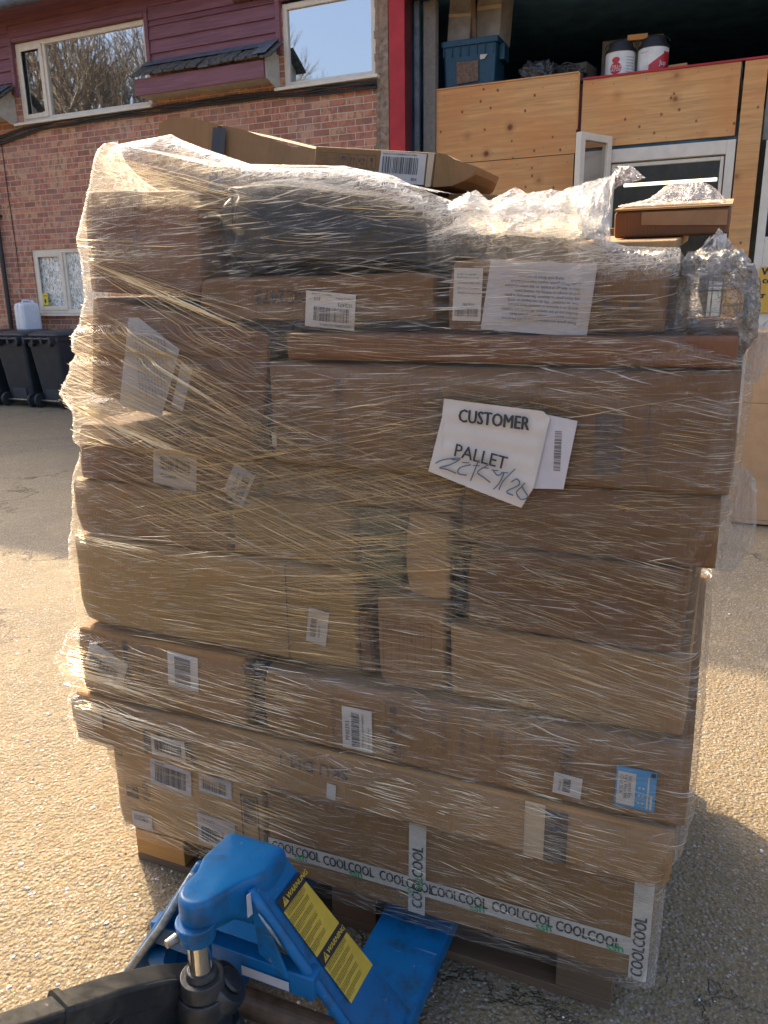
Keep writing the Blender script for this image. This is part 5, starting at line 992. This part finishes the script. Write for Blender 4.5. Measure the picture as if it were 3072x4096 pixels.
    # fans gathered at the corners that stick out on the left
    for (s0, z0, a0, a1, n, L_) in ((0.035, 1.575, -30, -14, 26, 0.55), (-0.03, 1.275, -27, -14, 22, 0.45), (0.03, 1.47, -34, -20, 18, 0.55), (-0.14, 0.60, -10, 2, 26, 0.42), (-0.08, 0.955, -9, 4, 22, 0.34), (0.10, 1.78, -22, -8, 22, 0.40), (-0.11, 0.52, -7, 0, 20, 0.45)):
        for _ in range(n):
            a = rg.uniform(a0, a1); l = L_*rg.uniform(0.5, 1.1); strand(s0+math.cos(R(a))*l/2+rg.uniform(0, .04), z0+math.sin(R(a))*l/2+rg.gauss(0, 0.008), a, l, rg.choice((0.0003, 0.0004, 0.0006)))
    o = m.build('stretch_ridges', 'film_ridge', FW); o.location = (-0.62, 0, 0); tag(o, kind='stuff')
ridges()

# ---- notice sheets on the film
def notice(label_, pts, d, mat='paper'):
    F = Flat(LO+LX*0+LY*d, LX, UZ); n = 14
    c_ = (sum(p[0] for p in pts)/len(pts), sum(p[1] for p in pts)/len(pts))
    F.slab([(p[0], p[1]) for p in pts], 0.0, 0.0008); o = F.build('notice', mat, None); tag(o, label_, 'notice', None); return o, F
o2, F2 = notice('plain white sheet half hidden behind the customer pallet notice', [(1.035, 1.165), (1.09, 1.168), (1.108, 1.288), (1.048, 1.298)], -0.0815, 'paper_grey')
G = flat_like(F2); G.bars(1.083, 1.20, 0.07, 0.012, 0.0014, 90, 5); G.mb.build('print', 'ink_faint', o2)
def wavy_notice():
    pts = [(0.842, 1.182), (1.018, 1.128), (1.040, 1.170), (1.062, 1.292), (1.050, 1.303), (0.868, 1.318), (0.868, 1.285)]
    def inside(x, z):
        c_ = False
        for (a, b), (c2_, d2) in zip(pts, pts[1:]+pts[:1]):
            if (b > z) != (d2 > z) and x < (c2_-a)*(z-b)/(d2-b)+a: c_ = not c_
        return c_
    zt = [(0.84, 1.20), (0.868, 1.318), (1.050, 1.303), (1.062, 1.292)]
    # grid clipped column-wise
    m = MB(); N, Mv = 60, 40
    for i in range(N+1):
        x = 0.842+(1.062-0.842)*i/N
        zs = [z/2000 for z in range(2200, 2660) if inside(min(max(x, 0.8425), 1.0615), z/2000)]
        lo, hi = (min(zs), max(zs)) if zs else (1.185, 1.19)
        for j in range(Mv+1):
            z = lo+(hi-lo)*j/Mv; m.v.append((x, -0.0860-0.0016*math.sin((z*1.0+x*0.12)*190)*(0.4+0.6*abs(noise.noise(Vector((x*9, z*9, 0)))))-0.0015*noise.noise(Vector((x*14, z*14, 3))), z))
    for i in range(N):
        for j in range(Mv): a = i*(Mv+1)+j; m.f.append((a, a+Mv+1, a+Mv+2, a+1))
    o = m.build('notice', 'paper', None, smooth=True); o.matrix_world = LM(0, 0, 0); tag(o, 'creased white notice reading CUSTOMER PALLET with marker scrawl', 'notice'); return o
n1 = wavy_notice()
F = Flat((0, -0.0905, 0), (1, 0, 0), (0, 0, 1)); F.text('CUSTOMER', 0.900, 1.288, 0.033, -4, 0.0, 0.0010, sx=0.75); F.build('lettering', 'ink', n1)
F = Flat((0, -0.0917, 0), (1, 0, 0), (0, 0, 1)); F.text('PALLET', 0.893, 1.226, 0.034, -11, 0.0, 0.0004, sx=0.90)
for x, dz in ((0.892, 0), (0.912, -0.004), (0.932, -0.008), (0.948, -0.011), (0.966, -0.014), (0.984, -0.017)): F.rect(x-0.003, 1.208+dz, x+0.010, 1.2095+dz, 0.0)
F.build('lettering', 'ink', n1)
m = MB()
def scrawl(pts, r_=0.0013):
    out = []
    for i in range(len(pts)-1):
        p0, p1, p2, p3 = pts[max(i-1, 0)], pts[i], pts[i+1], pts[min(i+2, len(pts)-1)]
        for k_ in range(6):
            t = k_/6; out.append(tuple(0.5*((2*p1[a])+(-p0[a]+p2[a])*t+(2*p0[a]-5*p1[a]+4*p2[a]-p3[a])*t*t+(-p0[a]+3*p1[a]-3*p2[a]+p3[a])*t**3) for a in (0, 1)))
    out.append(pts[-1]); m.tube([(x, -0.0923, z) for x, z in out], r_, 6)
scrawl([(0.858, 1.200), (0.875, 1.208), (0.905, 1.212), (0.888, 1.200), (0.866, 1.192), (0.880, 1.190), (0.898, 1.184)]); scrawl([(0.925, 1.202), (0.905, 1.195), (0.902, 1.184), (0.918, 1.182)]); scrawl([(0.940, 1.212), (0.928, 1.180), (0.925, 1.172)]); scrawl([(0.960, 1.205), (0.938, 1.190), (0.950, 1.180), (0.962, 1.172)]); scrawl([(0.966, 1.196), (0.975, 1.186), (0.986, 1.192), (0.978, 1.172), (0.968, 1.160)]); scrawl([(1.006, 1.200), (0.985, 1.176), (0.978, 1.160)]); scrawl([(1.000, 1.176), (1.010, 1.182), (1.014, 1.172), (0.992, 1.158), (1.004, 1.152)]); scrawl([(1.020, 1.170), (1.010, 1.158), (1.018, 1.146), (1.030, 1.152), (1.020, 1.168), (1.024, 1.176)])
m.build('scrawl', 'pen_ink', n1)

# ================================================================== PALLET TRUCK
# local axes: x across the forks, y towards the load, z up; origin on the ground between the forks
PT = empty('pallet_truck', LM(0.595, -0.44, 0), 'blue hand pallet truck with yellow warning stickers and black handle, forks under the load', 'pallet truck')
for x in (-0.19, 0.19):
    m = MB(); m.box((x-0.084, 0.06, 0.040), (x+0.084, 1.15, 0.090)); m.prism([(x-0.084, 0.040), (x+0.084, 0.040), (x+0.084, 0.090), (x-0.084, 0.090)], -0.02, 0.0599)
    m.loft([[(x-0.084, 1.15, 0.04), (x+0.084, 1.15, 0.04), (x+0.084, 1.15, 0.09), (x-0.084, 1.15, 0.09)], [(x-0.05, 1.24, 0.05), (x+0.05, 1.24, 0.05), (x+0.05, 1.24, 0.08), (x-0.05, 1.24, 0.08)]])
    fk = m.build('fork', 'truck_blue', PT, bevel=0.008)
    m = MB(); m.cyl((x-0.045, 1.02, 0.039), (x+0.045, 1.02, 0.039), 0.038, n=18); m.build('roller', 'rubber', fk)
# A-frame plates sloping from the head to the fork heels
PA = {1: ((0.050, -0.03, 0.500), (0.268, 0.06, 0.060), (0.050, 0.082, 0.500), (0.272, 0.212, 0.060)), -1: ((-0.058, -0.01, 0.500), (-0.300, -0.02, 0.120), (-0.050, 0.080, 0.500), (-0.275, 0.20, 0.060))}
def plate(sg):
    a0, b0, a1, b1 = (Vector(v) for v in PA[sg])
    m = MB(); n = 12; rows = []
    for i in range(n+1):
        t = i/n; a = a0.lerp(b0, t); b = a1.lerp(b1, t); nr = Vector((0.90*sg, 0, 0.44))
        rows.append([a-nr*0.004, b-nr*0.004, b+nr*0.004, a+nr*0.004])
    m.loft(rows); o = m.build('leg_plate', 'truck_blue', PT, bevel=0.002)
    m = MB(); m.tube([a0.lerp(b0, i/n)+Vector((0.004*sg, 0.004, 0)) for i in range(n+1)], 0.010, 12); m.build('rolled_edge', 'truck_blue', o, smooth=True)
    return o
pr = plate(1); pl_ = plate(-1)
wm = MB(); wm.tube([(-0.068, -0.024, 0.490), (-0.15, -0.030, 0.352), (-0.238, -0.034, 0.222)], 0.0075, 8); wm.build('worn_edge', 'truck_worn', pl_, smooth=True)
wm = MB(); wm.tube([(0.074, -0.033, 0.462), (0.090, -0.026, 0.43), (0.112, -0.018, 0.385)], [0.0015, 0.0035, 0.001], 6); wm.build('worn_edge', 'truck_worn', pr, smooth=True)
# head of the truck: rounded cap, wide at the back and narrowing to the boss over the piston
def cap_ring(z, g_):
    pts = []
    half = [(0.030, 0.092), (0.056, 0.092), (0.063, 0.090), (0.067, 0.080), (0.072, 0.030), (0.066, -0.005), (0.046, -0.035), (0.040, -0.075), (0.036, -0.105), (0.022, -0.126), (0.0, -0.133)]
    P_ = half+[(-x, y) for x, y in half[::-1][1:]]
    cx_, cy_ = 0, -0.01
    out = []
    for x, y in P_:
        zt = 0.510+0.030*max(0, min(1, (0.03-y)/0.15)); zb = lerp([(-0.14, 0.470), (-0.095, 0.470), (-0.085, 0.495), (-0.06, 0.462), (0.045, 0.335), (0.09, 0.335)], y)
        out.append((x*(1-g_/0.06)+0.20*max(0, zt-0.10-(zb+(zt-zb)*z))*(1 if x > 0 else -1 if x < 0 else 0)*0.5, y+(cy_-y)*(g_/0.11), zb+(zt-zb)*z))
    return out
m = MB(); m.loft([cap_ring(0.0, 0.0), cap_ring(0.4, 0.0), cap_ring(0.80, 0.0), cap_ring(0.90, 0.0015), cap_ring(0.97, 0.005), cap_ring(1.0, 0.010)]); hd = m.build('head', 'truck_blue', PT, smooth=True); sb_ = hd.modifiers.new('subsurf', 'SUBSURF'); sb_.levels = 2; sb_.render_levels = 2
m = MB(); m.loft([[(-0.074, 0.084, 0.36), (0.074, 0.084, 0.36), (0.054, 0.088, 0.49), (-0.054, 0.088, 0.49)], [(-0.074, 0.090, 0.36), (0.074, 0.090, 0.36), (0.054, 0.094, 0.49), (-0.054, 0.094, 0.49)]]); m.build('back_plate', 'truck_blue', PT)
m = MB(); m.prism([(0.050, 0.47), (0.060, 0.36), (0.118, 0.325), (0.075, 0.45)], -0.020, -0.014); m.build('gusset', 'truck_blue', PT, bevel=0.001)
m = MB(); m.cyl((0, -0.108, 0.452), (0, -0.108, 0.49), 0.030, 0.036, n=28); m.build('boss', 'truck_blue', hd, bevel=0.003)
F = Flat((0.0590, -0.050, 0.465), (0.20, 1, 0), (0, 0, 1)); F.slab([(0, 0), (0.012, 0), (0.010, 0.045), (0.001, 0.045)], 0.004, 0.005); F.build('paper_tag', 'paper_grey', hd)
for zz_, yy_ in ((0.430, 0.02), (0.395, 0.05)): MB().cyl((0.072, yy_, zz_), (0.082, yy_, zz_-0.004), 0.008, n=6).build('bolt', 'worn_steel', hd)
m = MB(); m.cyl((-0.025, -0.132, 0.463), (-0.032, -0.150, 0.463), 0.009, 0.007, n=12); m.build('grease_screw', 'worn_steel', hd)
m = MB(); m.cyl((0, -0.107, 0.340), (0, -0.107, 0.46), 0.0205, n=32); m.build('piston', 'chrome', PT, smooth=False)
m = MB(); m.cyl((0, -0.107, 0.376), (0, -0.107, 0.388), 0.028, 0.024, n=32); m.cyl((0, -0.107, 0.345), (0, -0.107, 0.375), 0.040, 0.037, n=36); m.cyl((0, -0.107, 0.310), (0, -0.107, 0.344), 0.050, 0.044, n=36); m.cyl((0, -0.107, 0.10), (0, -0.107, 0.309), 0.046, n=32); m.build('pump_cylinder', 'truck_black', PT, bevel=0.002)
m = MB(); m.cyl((0.018, -0.085, 0.325), (0.034, -0.075, 0.342), 0.046, 0.040, n=32); m.cyl((0.035, -0.074, 0.343), (0.039, -0.071, 0.347), 0.026, 0.022, n=24); m.build('thrust_ring', 'truck_black', PT, bevel=0.003)
m = MB(); m.loft([rings_rrect(0.12, 0.15, 0.11, 0.02, 4, 0.0, -0.13), rings_rrect(0.13, 0.17, 0.20, 0.02, 4, 0, -0.13), rings_rrect(0.10, 0.12, 0.265, 0.02, 4, 0, -0.12)]); m.build('pump_body', 'truck_black', PT, bevel=0.003)
# torsion bar, crossbar and links below the head
m = MB(); m.cyl((-0.16, 0.02, 0.185), (0.20, 0.02, 0.185), 0.026, n=24); m.build('torsion_tube', 'brown_steel', PT)
m = MB(); m.box((-0.20, -0.005, 0.275), (0.16, 0.03, 0.325)); m.build('crossbar', 'truck_blue', PT, bevel=0.004)
m = MB(); m.box((-0.24, -0.03, 0.070), (0.24, 0.01, 0.110)); m.build('base_bar', 'truck_blue', PT, bevel=0.004)
m = MB(); m.prism([(0.17, 0.19), (0.20, 0.21), (0.225, 0.08), (0.19, 0.08)], -0.03, -0.016); m.build('link_arm', 'brown_steel', PT, bevel=0.003)
m = MB(); m.cyl((-0.205, 0.005, 0.235), (-0.165, 0.005, 0.245), 0.020, n=24); m.build('pivot_boss', 'truck_blue', PT, bevel=0.002)
F = Flat((0.012, -0.0085, 0.285), (1, 0, 0), (0, 0, 1)); F.slab([(0, 0.0), (0.10, 0.0), (0.10, 0.02), (0, 0.02)], 0.0, 0.001); F.build('side_sticker', 'paper_grey', PT)
for x in (-0.085, 0.085):
    m = MB(); m.cyl((x-0.026, -0.12, 0.09), (x+0.026, -0.12, 0.09), 0.09, n=32); wl_ = m.build('steer_wheel', 'rubber', PT, bevel=0.008); m = MB(); m.cyl((x+0.027, -0.12, 0.09), (x+0.032, -0.12, 0.09), 0.04, n=20); m.build('hub', 'worn_steel', wl_)
# handle: yoke, bar bending up towards the operator, wear on its upper face
hx, hy = -0.045, -0.13
m = MB()
def bar(pts, w_, h_):
    rows = []
    for i, p in enumerate(pts):
        p = Vector(p); d = (Vector(pts[min(i+1, len(pts)-1)])-Vector(pts[max(i-1, 0)])).normalized(); sd_ = d.cross(Vector((0, 0, 1))).normalized(); up = sd_.cross(d).normalized()
        rows.append([p+sd_*a*w_/2+up*b_*h_/2 for a, b_ in ((-1, -0.8), (-0.8, -1), (0.8, -1), (1, -0.8), (1, 0.8), (0.8, 1), (-0.8, 1), (-1, 0.8))])
    m.loft(rows)
bar([(-0.0390, -0.0950, 0.3280), (-0.0620, -0.1500, 0.3660), (-0.0840, -0.2300, 0.4130), (-0.1040, -0.3150, 0.4540)], 0.054, 0.050); hb = m.build('handle', 'truck_black', PT, bevel=0.003)
m = MB(); bar([(-0.1045, -0.3170, 0.4550), (-0.1140, -0.3600, 0.4760), (-0.1210, -0.4300, 0.5180), (-0.1240, -0.5200, 0.5880), (-0.1240, -0.6200, 0.6880), (-0.1240, -0.7000, 0.8080)], 0.050, 0.044); m.build('handle_tube', 'truck_black', hb, bevel=0.003)
m = MB(); bar([(-0.1030, -0.3110, 0.4525), (-0.1060, -0.3210, 0.4575)], 0.060, 0.056); m.build('weld_bead', 'truck_black', hb)
m = MB(); bar([(-0.0390, -0.0950, 0.2580), (-0.0790, -0.2200, 0.3330), (-0.1040, -0.3150, 0.3830), (-0.1210, -0.4300, 0.4430), (-0.1240, -0.5200, 0.5180)], 0.044, 0.105); m.build('lift_linkage', 'truck_black', PT, bevel=0.003)
m = MB(); m.box((-0.092, -0.20, 0.10), (-0.050, -0.12, 0.335)); m.box((0.034, -0.205, 0.10), (0.050, -0.13, 0.26)); m.box((-0.0495, -0.21, 0.10), (0.0335, -0.185, 0.25)); m.box((-0.115, -0.30, 0.15), (-0.06, -0.19, 0.40), Matrix.Rotation(R(0), 4, 'X')); m.build('yoke', 'truck_black', PT, bevel=0.004)
m = MB(); m.cyl((0.0, -0.211, 0.225), (0.004, -0.232, 0.228), 0.017, n=20); m.cyl((-0.03, -0.211, 0.20), (-0.028, -0.225, 0.20), 0.012, n=6); m.tube([(-0.03, -0.215, 0.21), (-0.035, -0.225, 0.18), (-0.028, -0.222, 0.14)], 0.007, 8); m.cyl((0.045, -0.206, 0.20), (0.060, -0.225, 0.20), 0.012, n=18); m.build('bolts', 'worn_steel', PT, bevel=0.0015)
# warning stickers on the right plate
A0, B0, A1, B1 = (Vector(v) for v in PA[1])
def Pp(t, u): a = A0.lerp(B0, t); b = A1.lerp(B1, t); return a.lerp(b, u)
nr = ((A1-A0).cross(B0-A0)).normalized(); nr = nr if nr.x > 0 else -nr
def on_plate(t0, t1, u0, u1, e, name, mat, n=1, parent=pr):
    m = MB(); m.add([Pp(t0, u0)+nr*e, Pp(t1, u0)+nr*e, Pp(t1, u1)+nr*e, Pp(t0, u1)+nr*e], [(0, 1, 2, 3)]); return m.build(name, mat, parent)
def sticker(t0, t1, word, seed):
    u0, u1 = 0.27, 0.97; th = 0.052
    on_plate(t0, t0+th, u0, u1, 0.0078, 'sticker_band', 'sticker_black'); on_plate(t0+th+0.0005, t1, u0, u1, 0.0078, 'sticker', 'sticker_yellow')
    O = Pp(t0+th*0.5, u0)+nr*0.0088; X = (Pp(t0+th*0.5, u1)-Pp(t0+th*0.5, u0)); W_ = X.length; X.normalize(); Y = nr.cross(X).normalized()
    if Y.dot(Pp(t0, u0)-Pp(t1, u0)) < 0: Y = -Y
    F = Flat(O, X, Y); F.N = nr; F.text(word, 0.026, 0, 0.0145, 0, 0, 0.0004, sx=0.95); vs = [(0.008, -0.008), (0.026, -0.008), (0.017, 0.009)]; F.poly(vs, 0.0); F.build('lettering', 'sticker_yellow', pr)
    F = Flat(O+nr*0.0006, X, Y); F.N = nr; F.text('!', 0.0152, -0.0005, 0.013, 0, 0, 0.0005)
    rg = random.Random(seed); rows = int(((t1-t0-th)*0.49-0.008)/0.0036)
    for i in range(rows):
        y = -0.0145-i*0.0036
        if i % 5 == 4: continue
        x = 0.005+(0.003 if i % 5 else 0)+0.0; xe = W_*(0.90 if i % 5 != 3 else rg.uniform(0.4, 0.8))
        while x < xe:
            l = rg.uniform(0.002, 0.007); F.rect(x, y, min(x+l, xe), y+0.0010, 0.0); x += l+0.0012
    F.build('small_print', 'sticker_black', pr)
sticker(0.115, 0.400, 'WARNUNG', 1); sticker(0.402, 0.648, 'WARNING', 2)

# ================================================================== YARD BEHIND THE CAMERA (seen mirrored in the windows)
def bare_tree(x, y, h_, seed, label_):
    rg = random.Random(seed); T = empty('bare_tree', Matrix.Translation((x, y, 0)), label_, 'tree', 'bare trees mirrored in the windows'); tr = MB(); tw = MB()
    def grow(p, d, L_, r_, lev):
        q = p+d*L_
        (tr if lev < 2 else tw).cyl(p, q, r_, r_*0.65, n=5 if lev < 3 else 3, cap=False)
        if lev >= 6: return
        for k_ in range(3 if lev else 4):
            ax = Vector((rg.uniform(-1, 1), rg.uniform(-1, 1), rg.uniform(-0.3, 0.6))).normalized(); nd = (d+ax*rg.uniform(0.35, 0.75)+Vector((0, 0, 0.14))).normalized(); grow(p.lerp(q, rg.uniform(0.6, 1.0)), nd, L_*rg.uniform(0.62, 0.80), r_*0.6, lev+1)
    grow(Vector((0, 0, 0)), Vector((0, 0, 1)), h_*0.28, h_*0.016, 0)
    tr.build('trunk', 'bark', T); tw.build('crown', 'bark', T)
for i, (x, y, h_) in enumerate(((-17, 7.5, 13), (-19, 4.8, 14), (-15.5, 5.8, 11), (-21, 8.5, 15), (-22, 2.5, 12))):
    bare_tree(x, y, h_, 100+i, ('bare twiggy tree mirrored in the left upper window, ' + ('nearest', 'tallest', 'shortest', 'farthest back', 'rightmost')[i] + ' of them'))
for i, (x, y) in enumerate(((-26, -7), (-28, -10.5), (-24, -3.5))): bare_tree(x, y, 15, 200+i, 'small bare tree low in the reflection of the right upper window, '+('middle one', 'right one', 'left one')[i])
